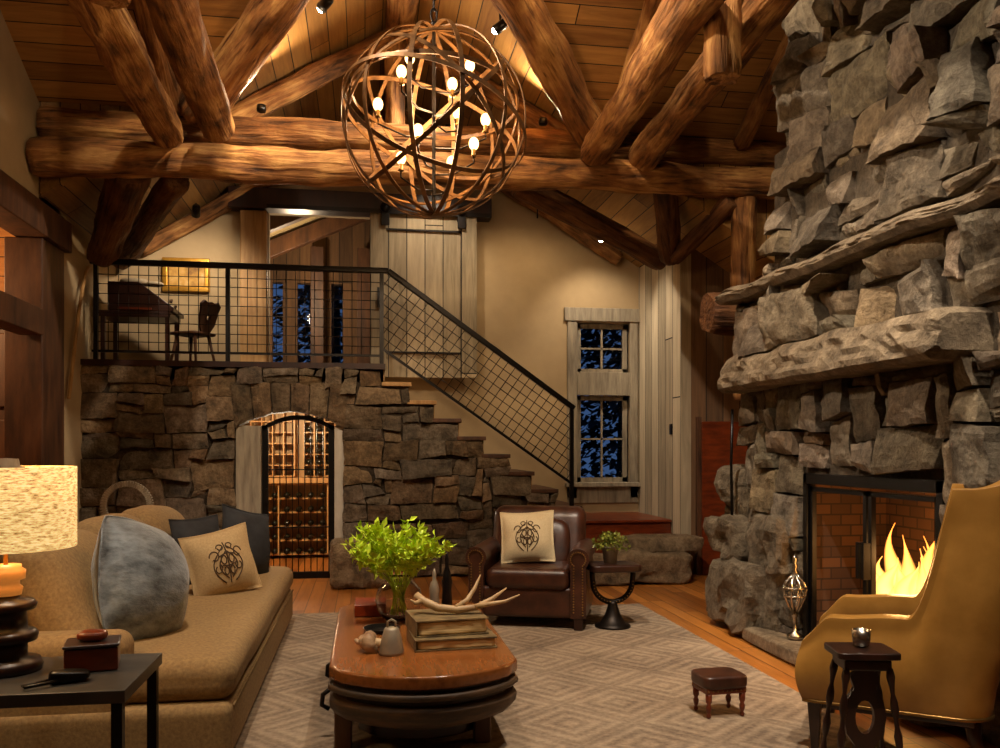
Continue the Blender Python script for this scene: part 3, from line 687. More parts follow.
aps = [-1.1+.77*i/14 for i in range(15)]
for a, b in zip(aps, aps[1:]): mb.prism([(a, ag(a)-.05), (b, ag(b)-.05), (b, ag(b)), (a, ag(a))], 0, .05, 1)
mb.build('gate_frame', 'black', gt)
for i in range(9):
    x = -.98+i*.066; MB().tube([(x, .025, .05), (x, .025, ag(x)-.04)], .0055, 6).build('bar', 'iron', gt)
for z in (.55, 1.18): MB().box(-1.05, .015, z, -.38, .035, z+.014).build('cross_bar', 'iron', gt)
MB().box(-1.06, -.03, .82, -1.03, 0, .98).build('latch', 'iron', gt)
def rack(x, y, w, z0, z1, nx, rows, label, depth=.3):
    t = thing('wine_rack', label, 'rack', (x, y, 0), 0, 'wine racks in the cellar')
    for i in range(nx+1): MB().box(i*w/nx-.008, 0, z0, i*w/nx+.008, depth, z1).build('upright', 'cellar', t)
    for j in range(rows+1):
        z = z0+(z1-z0)*j/rows; MB().box(0, .01, z-.008, w, depth-.01, z+.008).build('shelf', 'cellar', t)
    return t
rack(-1.72, 11.25, 1.86, .05, .95, 3, 5, 'low pine wine shelves across the back of the cellar')
rack(-1.72, 11.25, .82, 1.06, 2.05, 6, 7, 'upper pine rack at the left of the cellar back wall'); rack(-.78, 11.25, .92, 1.06, 2.05, 7, 7, 'upper pine rack at the right of the cellar back wall')
tag(MB().box(-1.74, 11.2, .97, .16, 11.58, 1.04).build('cellar_counter', 'cellar', bevel=.006), 'pale wooden counter shelf between upper and lower cellar racks', 'shelf')
mbb = MB(); mbb.tube([(0, 0, 0), (0, .17, 0), (0, .2, 0), (0, .22, 0), (0, .29, 0)][::-1], [.012, .013, .02, .036, .037], 10)
bot = mbb.build('wine_bottle', 'bottle'); tag(bot, 'dark wine bottle lying in the cellar racks behind the gate', 'bottle', 'wine bottles in the cellar racks')
spots = []
for j in range(7):
    for i in range(7): spots.append((-.78+.92*(i+.5)/7, 11.21, 1.06+.99*j/7+.047))
for j in range(5):
    for i in range(12): spots.append((-1.64+1.86*(i+.3)/12.4, 11.21, .05+.9*j/5+.047))
for i, p in enumerate(spots):
    o = bot if i == 0 else bot.copy()
    if i: COL.objects.link(o)
    o.location = p

# ------------------------------------------------------------------ loft railing
rl = thing('stair_railing', 'black iron railing with wire grid infill along the loft and down the stairs', 'railing', (0, 0, 0))
RY = SY-.02
A, B, C = Vector((LX+.08, RY, 3.36)), Vector((.25, RY, 3.36)), Vector((2.34, RY, 1.87))
for n_, (p, q) in (('handrail', (A, B)), ('handrail', (B, C))): MB().bar(p, q, .06, .06).build(n_, 'black', rl, bevel=.01)
for x, z0, z1 in ((LX+.14, LZ, 3.34), (-1.44, LZ, 3.34), (.18, LZ-.0, 3.34), (2.31, .77, 1.88)): MB().box(x-.022, RY-.022, z0, x+.022, RY+.022, z1).build('post', 'black', rl)
MB().bar((LX+.1, RY, 2.43), (.2, RY, 2.43), .025).build('bottom_rail', 'black', rl)
MB().bar((.2, RY, 2.50), (2.31, RY, 1.02), .03).build('bottom_rail', 'black', rl)
mb = MB(); x = LX+.16
while x < .17: mb.tube([(x, RY, 2.43), (x, RY, 3.34)], .0045, 5); x += .1
for j in range(9): mb.tube([(LX+.12, RY, 2.53+j*.1), (.18, RY, 2.53+j*.1)], .0045, 5)
mb.build('wire_grid', 'iron', rl)
mb = MB(); U = Vector((2.11, 0, -1.48)).normalized(); V = Vector((-U.z, 0, U.x)); V = V if V.z > 0 else -V
bl, br_ = Vector((.2, RY, 2.50)), Vector((2.31, RY, 1.02)); wdt = (Vector((.25, RY, 3.34))-bl).dot(V)
def clipx(p, q):
    a, b = (p, q) if p.x < q.x else (q, p)
    if b.x <= .18 or a.x >= 2.31: return None
    if a.x < .18: a = a+(b-a)*((.18-a.x)/(b.x-a.x))
    if b.x > 2.31: b = a+(b-a)*((2.31-a.x)/(b.x-a.x))
    return a, b
LL = (br_-bl).length; t = -1.0
while t < LL+1:
    c = clipx(bl+U*t, bl+U*t+V*wdt)
    if c: mb.tube(c, .0045, 5)
    t += .1
for j in range(1, int(wdt/.1)+1):
    c = clipx(bl-U*1+V*.1*j, bl+U*(LL+1)+V*.1*j); mb.tube(c, .0045, 5)
mb.build('wire_grid', 'iron', rl)

# ------------------------------------------------------------------ loft furniture
dk = thing('writing_desk', 'dark slant-top writing desk standing on the loft behind the railing', 'desk', (-2.43, 9.85, LZ)); dk.scale = (.86, 1, 1.1)
MB().box(-.42, -.27, .44, .42, .27, .50).build('apron', 'darkwood', dk, bevel=.006)
MB().prism([(-.32, .50), (.46, .50), (.46, .54), (.05, .78), (-.32, .78)], -.27, .27, 1).build('slant_case', 'darkwood', dk, bevel=.008)
for x, y in ((-.38, -.23), (.38, -.23), (-.38, .23), (.38, .23)): MB().box(x-.025, y-.025, 0, x+.025, y+.025, .44).build('leg', 'darkwood', dk)
MB().box(-.2, -.29, .51, .2, -.272, .53).build('drawer_pull', 'redwood', dk)
for i, (a, b) in enumerate(((.56, .6), (.62, .66))): MB().bar((.47-.05*i, -.2, a), (.36-.05*i, .2, b), .03, .02).build('pigeonhole_trim', 'postwood', dk)
pp = MB(); pp.puff((0, 0, 0), (.30, .2, .08), 3, 6); pp.puff((.2, .02, -.01), (.2, .16, .05), 3, 6); tag(pp.build('paper_stack', 'paper', None, (-2.50, 9.85, LZ+.90)), 'loose heap of papers on top of the slant-top desk', 'papers')
ch = thing('loft_chair', 'dark carved alpine chair with heart cut-out back facing the loft desk', 'chair', (-1.86, 9.72, LZ), math.radians(0)); ch.scale = (.9, .9, .76)
MB().puff((0, 0, .43), (.42, .4, .045), 7, 8).build('seat', 'postwood', ch)
for x, y, X, Y in ((-.13, -.12, -.19, -.17), (.13, -.12, .19, -.17), (-.13, .12, -.19, .17), (.13, .12, .19, .17)): MB().tube([(x, y, .42), (X, Y, 0)], [.022, .014], 8).build('leg', 'postwood', ch)
out = [(-.07, 0), (.07, 0), (.13, .12), (.15, .3), (.17, .4), (.12, .46), (.06, .43), (.0, .45), (-.06, .43), (-.12, .46), (-.17, .4), (-.15, .3), (-.13, .12)]
hole = [(0, .17), (.035, .22), (.03, .26), (0, .245), (-.03, .26), (-.035, .22)]
bk = bmesh.new(); vo = [bk.verts.new((0, p[0], p[1])) for p in out]; vh = [bk.verts.new((0, p[0], p[1])) for p in hole]
es = [bk.edges.new((l[i], l[(i+1) % len(l)])) for l in (vo, vh) for i in range(len(l))]
bmesh.ops.triangle_fill(bk, use_beauty=True, use_dissolve=False, edges=es)
me = bpy.data.meshes.new('backrest'); bk.to_mesh(me); bk.free(); me.materials.append(MT['postwood']); o = bpy.data.objects.new('backrest', me); COL.objects.link(o); o.parent = ch
o.location = (.16, 0, .44); o.rotation_euler = (0, .22, 0); sm_ = o.modifiers.new('s', 'SOLIDIFY'); sm_.thickness = .03
ch.rotation_euler = (0, 0, math.radians(-30))
pf = thing('framed_picture', 'gilt framed picture on the back wall above the loft desk', 'picture', (-2.10, BY-.03, 3.34))
MB().box(-.22, -.01, -.0, .22, .01, .26).build('canvas', 'canvas', pf)
mb = MB()
for b in ((-.27, -.03, -.06, .27, .028, 0), (-.27, -.03, .26, .27, .028, .34), (-.27, -.03, 0, -.21, .028, .26), (.21, -.03, 0, .27, .028, .26)): mb.box(*b)
mb.build('frame', 'gilt', pf, bevel=.01)

# ------------------------------------------------------------------ fireplace
fp = thing('fireplace', 'massive rough grey stone fireplace and chimney with black metal firebox', 'fireplace', (3.0, 5.0, 0))
FX = 3.0
def place(u, v, h):  # u = world Y, v = z, h outwards (-X)
    lean = max(0, v-2.2)*.055
    return Vector((-h+lean, u-5.0, v))
rng = random.Random(5); mb = MB(); mb.tint = True
def edge(v):
    if v < 1.1: return 6.55
    if v < 2.55: return 6.45
    return 6.3-.12*(v-2.55)-.35*min(1, (v-2.55)/.5)
OY0, OY1, OZ = 4.02, 5.46, 1.24
def m2(u, v):
    if u > edge(v): return False
    if OY0-.02 < u < OY1+.02 and v < OZ+.02: return False
    if 1.84 < v < 2.1 and 3.6 < u: return False
    if 2.55 < v < 2.68 and u > 3.2: return False
    return True
du, dv = .105, .085
TS = [(1, 1, 1), (1.04, 1, .95), (.92, .93, .95), (1.06, 1, .9), (.85, .85, .86)]
szl = [(3, 2), (4, 3), (5, 3), (2, 2), (3, 4), (4, 4), (6, 4), (2, 3), (5, 2), (3, 1), (4, 1), (2, 1)]
szu = [(3, 2), (4, 3), (5, 3), (2, 2), (3, 3), (4, 4), (5, 4), (2, 1), (3, 1), (6, 2), (5, 2), (2, 3), (6, 3), (1, 1), (4, 1)]
for (a, b, c, d) in pack(1.6, 0, 48, 70, du, dv, m2, rng, szl):
    if b > 2.1: continue
    d = min(d, 2.12)
    q = [jit(*p, .06) for p in ((a, b), (c, b), (c, d), (a, d))]
    stone(mb, q, place, rng.uniform(.02, .10), rng, gap=.008, rough=.026, cell=.034, tint=rng.choice(TS), tilt=.07)
def m3(u, v): return v > 2.1 and m2(u, v)
for (a, b, c, d) in pack(1.6, 2.12, 48, 50, du, dv, m3, rng, szu):
    if a < 2.2 and b > 4.5: continue
    q = [jit(*p, .10) for p in ((a, b), (c, b), (c, d), (a, d))]
    stone(mb, q, place, rng.choice([.03, .05, .08, .12, .17])*rng.uniform(.8, 1.2), rng, gap=.008, rough=.038, cell=.034, tint=rng.choice(TS), tilt=.15, rnd=.025)
dk_ = (.42, .39, .35)
# rough core
z = 0
core = [(0, 2.12, 6.42), (2.12, 2.6, 6.35), (2.6, 3.6, 5.95), (3.6, 4.8, 5.85), (4.8, 7.0, 5.65)]
for za, zb, ye in core:
    x_ = max(0, za-2.2)*.055+.02
    if za == 0:
        mb.box(.03, OY1-5, 0, 1.55, ye-5, zb, None, dk_); mb.box(.03, 1.6-5, 0, 1.55, OY0-5, zb, None, dk_); mb.box(.03, OY0-5, OZ, 1.55, OY1-5, zb, None, dk_); mb.box(.62, OY0-5, 0, 1.55, OY1-5, OZ, None, dk_)
    else: mb.box(x_-.02, 1.6-5, za, 1.55, ye-5, zb, None, dk_)
# return face on the far side of the chimney
pl2 = lambda u, v, h: Vector((u, 1.33+h-(.5 if v > 2.55 else 0)-.12*max(0, v-2.55), v))
for (a, b, c, d) in pack(0.02, 0, 12, 70, .12, .085, lambda u, v: True, rng, szl):
    q = [jit(*p, .06) for p in ((a, b), (c, b), (c, d), (a, d))]
    if c-a > .1 and d-b > .05: stone(mb, q, pl2, rng.uniform(.1, .16), rng, gap=.011, rough=.02, cell=.08, tint=rng.choice(TS))
mb.build('chimney_breast', 'stone', fp)
# mantel slab and upper ledge
def rough_slab(name, y0, y1, x0, x1, z0, z1, seed, am):
    mb = MB(); mb.tint = True; ny = int((y1-y0)/.05); vs = []; prof = 14
    for i in range(ny+1):
        y = y0+(y1-y0)*i/ny; bx = x0+am*1.6*noise.noise(Vector((y*1.5, seed, 0)))+am*.3*noise.noise(Vector((y*6, seed, 3)))
        tz = z1+am*.7*noise.noise(Vector((y*2.2, seed, 5))); bz = z0+am*.25*noise.noise(Vector((y*2.2, seed, 8)))
        pts = [(x1, bz), (bx+.05, bz), (bx+.01, bz+.03)]+[(bx+am*.7*noise.noise(Vector((y*5, k*.6+seed, 1)))+am*.35*noise.noise(Vector((y*13, k*1.3+seed, 2)))+.008*k, bz+.03+(tz-bz-.06)*k/6) for k in range(1, 6)]+[(bx+.08, tz-.01), (bx+.18, tz), (x1, tz)]
        if i in (0, ny): pts = [(p[0]+.04, p[1]*.7+.3*(bz+tz)/2) for p in pts]
        prof = len(pts); vs += [Vector((p[0]-3.0, y-5.0, p[1])) for p in pts]
    fs = [(i*prof+k, i*prof+(k+1) % prof, (i+1)*prof+(k+1) % prof, (i+1)*prof+k) for i in range(ny) for k in range(prof)]
    fs += [tuple(range(prof)), tuple(ny*prof+k for k in range(prof-1, -1, -1))]
    mb.add(vs, fs, False, (1.12, 1.06, .98)); return mb.build(name, 'stone', fp)
rough_slab('mantel_shelf', 3.72, 6.44, 2.72, 3.2, 1.85, 2.12, 3, .07)
rough_slab('stone_ledge', 3.3, 6.5, 2.80, 3.2, 2.56, 2.68, 9, .06)
# big base stones
mb = MB(); mb.tint = True
for (y, x, z, sy, sx, sz_) in ((6.15, 2.92, .30, .72, .42, .5), (6.85, 3.15, .15, .36, .4, .3), (6.72, 3.2, .44, .3, .34, .36), (6.4, 2.95, .70, .62, .36, .3), (5.75, 2.98, .72, .40, .3, .42), (6.62, 3.12, .80, .3, .3, .3), (6.6, 3.05, 1.1, .34, .3, .28), (5.80, 3.0, .3, .34, .28, .5)):
    t_ = rng.uniform(.8, 1.05); rock(mb, (x-3.0, y-5.0, z), (sx, sy, sz_), rng, (t_, t_, t_*.98), 12, 7, .07)
mb.build('base_stones', 'stone', fp)
mb = MB(); mb.tint = True; rock(mb, (-.12, -.1, .055), (.3, 2.1, .1), rng, (1.25, 1.2, 1.12), 10, 20, .012); mb.build('hearth_slab', 'stone', fp)
# firebox
mb = MB(); ya, yb = OY0-5, OY1-5
mb.box(.58, ya, .1, .62, yb, OZ); mb.box(.03, yb-.04, .1, .6, yb, OZ); mb.box(.03, ya, .1, .6, ya+.04, OZ); mb.box(.03, ya, .08, .62, yb, .12); mb.box(.03, ya, OZ-.03, .62, yb, OZ)
mb.build('firebox', 'brick', fp)
mb = MB(); mb.box(-.02, ya, OZ-.07, .05, yb, OZ); mb.box(-.02, yb-.05, .1, .05, yb, OZ); mb.box(-.02, ya, .1, .05, ya+.06, OZ); mb.box(-.02, ya, .08, .05, yb, .13)
mb.build('metal_surround', 'black', fp, bevel=.005)
for q, (a, b) in enumerate(((yb-.06-.66, yb-.06), (ya+.06, ya+.06+.64))):
    mb = MB(); mb.box(.0, a, .13, .03, a+.035, OZ-.09); mb.box(.0, b-.035, .13, .03, b, OZ-.09); mb.box(0, a, .13, .03, b, .16); mb.box(0, a, OZ-.12, .03, b, OZ-.09)
    d_ = mb.build('glass_door', 'black', fp)
    hy = a+.02 if q == 0 else b-.02
    MB().box(-.05, hy-.012, .62, -.002, hy+.012, .84).build('handle', 'black', d_)
# flue chain / cord at the left edge of the stones
tag(MB().tube([(2.86, 6.33, .72), (2.85, 6.33, 1.3), (2.86, 6.33, 1.72)], .012, 6).build('bell_pull', 'black'), 'thin black iron rod hanging down the left side of the fireplace stones', 'rod')
# fire
gr = thing('fire_grate', 'black iron log grate inside the stone fireplace', 'grate', (3.32, 4.6, .12))
for i in range(6): MB().tube([(-.2, -.3+i*.12, .22), (-.16, -.3+i*.12, .14), (.16, -.3+i*.12, .14), (.2, -.3+i*.12, .2)], .01, 6).build('bar', 'iron', gr)
for y in (-.3, .3):
    for x in (-.16, .16): MB().tube([(x, y, 0), (x, y, .14)], .012, 6).build('leg', 'iron', gr)
for i, (p0, p1, r) in enumerate((((3.25, 4.3, .34), (3.25, 5.0, .34), .06), ((3.4, 4.25, .34), (3.4, 4.95, .35), .06), ((3.28, 4.35, .46), (3.4, 4.9, .48), .055))):
    log(p0, p1, r, r*.9, ['front burning log lying on the grate', 'rear burning log lying on the grate', 'topmost burning log laid across the other two'][i], 'ash', name='firewood_log', cat='firewood', group='firewood')
mb = MB(); rf = random.Random(3)
for i, (y, h, x) in enumerate([(-.30, .3, 0), (-.22, .58, .03), (-.17, .5, -.03), (-.10, .45, -.05), (-.04, .38, 0), (.03, .36, .06), (.1, .44, -.02), (.17, .3, .04), (.24, .5, 0), (.31, .28, -.03), (-.16, .34, -.1), (-.06, .3, -.1), (.05, .28, -.1), (.14, .3, -.1), (-.24, .26, -.1), (.28, .22, -.08)]):
    pts = []; rs = []; ph = rf.random()*6
    for k in range(13):
        t = k/12; pts.append((x+.03*math.sin(t*5+ph), y+.04*math.sin(t*6+ph*2)*t+(-.05 if i in (1,) else 0)*t, h*t)); rs.append(max(.003, .085*(math.sin(PI*min(1, t*.8+.22))**1.2)*(1-t*.75)))
    mb.tube(pts, rs, 10)
fl = mb.build('flames', 'flame', None, (3.30, 4.66, .44)); tag(fl, 'yellow-orange flames of the log fire burning in the fireplace', 'fire')
light('fire_glow', 'POINT', (3.2, 4.62, .75), 15, (1, .5, .16), None, .12)
# andiron finial
an = thing('andiron', 'silvery openwork urn-shaped andiron standing on the hearth at left', 'andiron', (2.90, 5.42, .115)); an.scale = (1.05, 1.05, 1.12)
MB().lathe([(.05, 0), (.05, .02), (.015, .04), (.012, .12), (.02, .14), (.012, .16)], 16).build('stem', 'silver', an)
mb = MB()
for k in range(8):
    a = k*PI/4
    mb.tube([(math.cos(a)*r, math.sin(a)*r, z) for r, z in ((.012, .15), (.04, .2), (.068, .26), (.075, .30), (.06, .34), (.03, .37), (.012, .39))], .009, 6)
for z, r in ((.26, .07), (.31, .076)): mb.tube([(math.cos(a*PI/8)*r, math.sin(a*PI/8)*r, z) for a in range(16)], .007, 6, True)
mb.build('openwork_urn', 'silver', an)
MB().lathe([(.01, .38), (.025, .4), (.01, .42), (.022, .44), (.01, .46), (.018, .48), (.004, .51)], 12).build('finial', 'silver', an)

# ------------------------------------------------------------------ rug
rg = MB().box(-2.6, 1.2, .0, 2.45, 7.38, .014).build('area_rug', 'rug'); tag(rg, 'large taupe area rug woven with concentric diamonds under the seating group', 'rug')

# ------------------------------------------------------------------ cushions
def pillow(name, w, h, t, m, loc, rot, label, crest=False, cat='pillow', pinch=.06, group=None, soft=0):
    root = thing(name, label, cat, loc, 0, group); root.rotation_euler = rot
    def fn(q):
        a, b = q.x/(w/2), q.z/(h/2)
        e = max(0, (1-a*a))**.7*max(0, (1-b*b))**.7
        x = q.x*(1-pinch*(1-b*b)*abs(a)**2)*(1-soft*a*a*b*b); z = q.z*(1-pinch*(1-a*a)*abs(b)**2)*(1-soft*a*a*b*b)
        return Vector((x, math.copysign(1, q.y)*t/2*e+.012*noise.noise(Vector((q.x*7, q.z*7, t*9))), z+.01*noise.noise(Vector((q.x*4, 3, t)))))
    mb = MB(); n = 20; vs = []; fs = []
    for s in (-1, 1):
        b0 = len(vs)
        for j in range(n+1):
            for i in range(n+1):
                vs.append(fn(Vector((-w/2+w*i/n, s*.01, -h/2+h*j/n))))
        for j in range(n):
            for i in range(n):
                k = b0+j*(n+1)+i; q = (k, k+1, k+n+2, k+n+1); fs.append(q if s < 0 else q[::-1])
    # close the rim
    mb.add(vs, fs, True)
    o = mb.build('cover', m, root); wd = o.modifiers.new('weld', 'WELD'); wd.merge_threshold = .012
    rim = [fn(Vector((-w/2+w*i/n, 0, -h/2))) for i in range(n)]+[fn(Vector((w/2, 0, -h/2+h*i/n))) for i in range(n)]+[fn(Vector((w/2-w*i/n, 0, h/2))) for i in range(n)]+[fn(Vector((-w/2, 0, h/2-h*i/n))) for i in range(n)]
    MB().tube(rim, .005, 6, True).build('piping', m, root)
    if crest:
        def srf(x, z): return fn(Vector((x, -.01, z)))+Vector((0, -.002, 0))
        mb = MB(); s = w*.30
        def curve(f, n_=26, r=.004): mb.tube([srf(*[c*s for c in f(k/(n_-1))]) for k in range(n_)], r, 5)
        for sg in (-1, 1):
            curve(lambda t: (sg*(.62*math.sin(PI*(t*.92))+.08), .75-1.7*t))
            curve(lambda t: (sg*(.40*math.sin(PI*(t*.95))+.02), .5-1.25*t))
            curve(lambda t: (sg*(.55+.25*math.cos(t*5.5)*(1-t*.5)), .35+.28*math.sin(t*5.5)*(1-t*.4)))
            curve(lambda t: (sg*(.5+.2*math.cos(t*5.5+2)*(1-t*.5)), -.25+.22*math.sin(t*5.5+2)*(1-t*.4)))
            curve(lambda t: (sg*(.22+.16*math.cos(t*6.2)*(1-t*.3)), .72+.16*math.sin(t*6.2)*(1-t*.3)))
            curve(lambda t: (sg*(.18+.12*math.cos(t*6.2)), .12+.2*math.sin(t*6.2)))
            curve(lambda t: (sg*(.14+.1*math.cos(t*6.2)), -.4+.18*math.sin(t*6.2)))
        curve(lambda t: (0, .95-1.95*t))
        curve(lambda t: (-.35+.7*t, .3+.1*math.sin(t*PI)))
        curve(lambda t: (-.3+.6*t, -.12-.06*math.sin(t*PI)))
        mb.build('crest_embroidery', 'crest', root)
    return root

# ------------------------------------------------------------------ sofa
sf = thing('sofa', 'long tan upholstered sofa with bench seat along the left side of the rug', 'sofa', (-1.15, 5.40, 0))
L_ = 3.2
MB().rbox((.04, 0, .175), (1.08, L_, .25), .045).build('base', 'sofa', sf)
def seatfn(q): return Vector((q.x+.012*noise.noise(Vector((q.y*2, q.z*3, 1))), q.y, q.z+(.018*math.cos(q.x*2.4)*math.cos(q.y*.8)+.012*noise.noise(Vector((q.x*3, q.y*2, 4))) if q.z > 0 else 0)))
MB().rbox((.09, 0, .39), (1.00, L_-.08, .185), .075, 22, 5, seatfn).build('seat_cushion', 'sofa', sf)
MB().rbox((-.50, 0, .50), (.24, L_, .74), .09, 8, 4).build('back_frame', 'sofa', sf)
for i, y in enumerate((-.95, 0.0, .95)):
    def cf(q, y=y): return Vector((q.x*(1+.25*(1-(q.y/.47)**2)*(1-(q.z/.28)**2))-.13*(q.z/.27)+.015*noise.noise(Vector((q.y*3+y, q.z*4, 0))), q.y, q.z+(.03*math.cos(q.y*3.3+.4)+.02*noise.noise(Vector((q.y*3+y*5, 1, 0))) if q.z > 0 else 0)))
    MB().rbox((-.25, y, .72), (.24, .94, .52), .10, 12, 5, cf).build('back_cushion', 'sofa', sf)
for y, n_ in ((-L_/2+.12, 'near'), (L_/2-.12, 'far')):
    MB().rbox((-.24, y*.996, .36), (.76, .22, .50), .07, 8, 4).build('armrest', 'sofa', sf)
MB().box(-.45, -1.5, .02, .5, 1.5, .07).build('plinth', 'darkwood', sf)
mb = MB(); mb.tube([(.583, -L_/2+.05, .285), (.583, L_/2-.05, .285)], .006, 6); mb.build('seam_piping', 'sofa', sf)
pillow('throw_pillow', .58, .60, .42, 'velvet', (-1.10, 4.46, .74), (math.radians(-16), math.radians(20), math.radians(64)), 'large slate-blue velvet pillow leaning on the near end of the sofa', group='pillows on the sofa', soft=.09, pinch=-.05)
pillow('throw_pillow', .45, .43, .22, 'tanlinen', (-.90, 5.60, .68), (math.radians(-14), math.radians(-9), math.radians(35)), 'tan linen pillow embroidered with a brown crest on the sofa', True, group='pillows on the sofa')
pillow('throw_pillow', .44, .48, .24, 'char', (-1.13, 6.12, .70), (math.radians(-12), 0, math.radians(55)), 'charcoal pillow directly behind the tan crest pillow on the sofa', group='pillows on the sofa')
pillow('throw_pillow', .46, .52, .26, 'char', (-.86, 6.44, .71), (math.radians(-14), math.radians(14), math.radians(50)), 'charcoal grey pillow at the far end of the sofa', group='pillows on the sofa')

# ------------------------------------------------------------------ side table left with lamp, box, cord
sd = thing('side_table', 'dark flat-topped side table with thin legs at lower left beside the sofa', 'table', (-1.27, 3.30, 0))
MB().box(-.52, -.27, .545, .47, .27, .59).build('tabletop', noisy('slate_top', '2a2724', '4a4640', (6, 6, 6), .4, .1), sd, bevel=.004)
for x, y in ((-.49, -.24), (.44, -.24), (-.49, .24), (.44, .24)): MB().box(x-.018, y-.018, 0.014, x+.018, y+.018, .545).build('leg', 'black', sd)
lp = thing('table_lamp', 'table lamp with stacked dark wooden discs and glowing rough parchment drum shade', 'lamp', (-1.30, 3.36, .591)); lp.scale = (1.03, 1.03, 1.05)
prof = [(.115, 0), (.12, .02), (.11, .04), (.07, .045), (.07, .1), (.10, .105), (.105, .125), (.095, .14), (.07, .145), (.066, .21), (.095, .215), (.1, .23), (.09, .245), (.045, .25), (.045, .27)]
MB().lathe(prof, 28).build('turned_base', 'darkwood', lp)
MB().lathe([(.05, .265), (.055, .29), (.045, .30), (.045, .315), (.062, .32), (.064, .35), (.05, .36), (.05, .37)], 24).build('alabaster_collar', 'wax', lp)
MB().tube([(0, 0, .37), (0, 0, .70)], .008, 8).build('rod', 'brass', lp)
mb = MB(); mb.lathe([(.225, .43), (.228, .43), (.228, .712), (.225, .712)], 40, caps=False); mb.build('lamp_shade', 'shade', lp)
MB().lathe([(.001, .70), (.06, .70), (.06, .712), (.045, .715), (.04, .74), (.001, .742)], 20).build('finial', 'greywood', lp)
MB().puff((0, 0, .56), (.06, .06, .08), 2, 6).build('bulb', MT['bulb'], lp)
light('lamp_light', 'POINT', (-1.30, 3.36, 1.15), 9, (1, .7, .38), None, .06)
bx = thing('wooden_box', 'small dark reddish wooden box on the side table by the lamp', 'box', (-1.0, 3.36, .592), math.radians(12))
MB().box(-.09, -.075, 0, .09, .075, .085).build('body', 'redwood', bx, bevel=.006)
MB().box(-.095, -.08, .087, .095, .08, .10).build('lid', 'darkwood', bx, bevel=.006)
mb = MB(); rock(mb, (0, 0, 0), (.1, .08, .035), R, k=3, n=6, amt=.012); tag(mb.build('driftwood_piece', 'redwood', None, (-1.0, 3.36, .712)), 'little brown wood chunk lying on top of the wooden box', 'ornament')
gl_ = thing('leather_case', 'small black leather case with looped strap on the side table', 'case', (-1.02, 3.17, .592), math.radians(15))
def gf(q): return Vector((q.x, q.y, q.z*(1-.3*q.x/.06)))
MB().puff((0, 0, .02), (.13, .07, .04), 4, 8, gf).build('pouch', 'black', gl_)
MB().tube([(-.05, 0, .012), (-.10, -.02, .01), (-.14, -.045, .01), (-.13, -.07, .01), (-.08, -.055, .012), (-.03, -.03, .014)], .006, 6).build('strap', 'black', gl_)

# console and ring sculpture behind the sofa
cs = thing('console_table', 'low dark console table between the sofa back and the stone wall', 'table', (-2.15, 8.1, 0))
MB().box(-.55, -.2, .62, .55, .2, .66).build('tabletop', 'darkwood', cs, bevel=.005)
for x in (-.5, .5):
    for y in (-.16, .16): MB().box(x-.025, y-.025, 0, x+.025, y+.025, .62).build('leg', 'darkwood', cs)
rs_ = thing('ring_sculpture', 'ribbed ring sculpture standing on the console by the stone wall', 'sculpture', (-2.12, 8.1, .661))
MB().box(-.1, -.05, 0, .1, .05, .03).build('base', 'darkwood', rs_, bevel=.004)
mb = MB()
for k in range(56):
    a = 2*PI*k/56; c, s = math.cos(a), math.sin(a); mb.puff((c*.2, 0, .235+s*.2), (.05, .045, .016), 4, 2, None, None, False) if False else mb.bar((c*.175, 0, .235+s*.175), (c*.225, 0, .235+s*.225), .05, .016, (0, 1, 0) if False else (-s, 0, c))
mb.tube([(math.cos(2*PI*k/48)*.2, 0, .235+math.sin(2*PI*k/48)*.2) for k in range(48)], .016, 6, True)
mb.build('ribbed_ring', 'greywood', rs_)

# ------------------------------------------------------------------ coffee table
ct = thing('coffee_table', 'long low polished walnut coffee table with rounded ends on aged grey base', 'table', (.27, 4.62, .014))
def oval(hw, hl, bulge, cut, n=10):
    pts = []
    for sg in (1, -1):
        pts += [(sg*hw*(1), sg*(-(hl-cut)))] if False else []
    out = []
    # walk counter-clockwise from right-near corner
    out.append((hw, -(hl-cut))); out.append((hw, hl-cut))
    for i in range(1, n): t = i/n; a = t*PI; out.append((hw*math.cos(a)**1 if False else hw*(1-2*t), hl-cut+cut*(math.sin(a)**.62)))
    out.append((-hw, hl-cut)); out.append((-hw, -(hl-cut)))
    for i in range(1, n): t = i/n; a = t*PI; out.append((-hw*(1-2*t), -(hl-cut)-cut*(math.sin(a)**.62)))
    return out
MB().prism(oval(.43, .98, 0, .26, 16), .355, .415).build('tabletop', 'tabletop', ct, bevel=.012)
MB().prism(oval(.41, .95, 0, .25, 16), .335, .354).build('apron_band', 'darkwood', ct)
MB().prism(oval(.435, .985, 0, .26, 16), .305, .335).build('upper_tier', 'tablebase', ct, bevel=.01, seg=2)
MB().prism(oval(.40, .94, 0, .25, 16), .275, .304).build('groove_band', 'darkwood', ct)
def loft(polys):
    mb = MB(); n = len(polys[0][0]); vs = [(p[0], p[1], z) for po, z in polys for p in po]; m = len(polys)
    fs = [tuple(range(n-1, -1, -1)), tuple((m-1)*n+k for k in range(n))]+[(i*n+k, i*n+(k+1) % n, (i+1)*n+(k+1) % n, (i+1)*n+k) for i in range(m-1) for k in range(n)]
    mb.add(vs, fs, False); return mb
loft([(oval(.36, .90, 0, .24, 16), .165), (oval(.40, .95, 0, .25, 16), .19), (oval(.425, .975, 0, .26, 16), .225), (oval(.43, .98, 0, .26, 16), .262), (oval(.415, .965, 0, .26, 16), .274)]).build('lower_tier', 'tablebase', ct, bevel=.006)
MB().prism(oval(.30, .70, 0, .2, 12), .05, .164).build('plinth', 'darkwood', ct, bevel=.01)
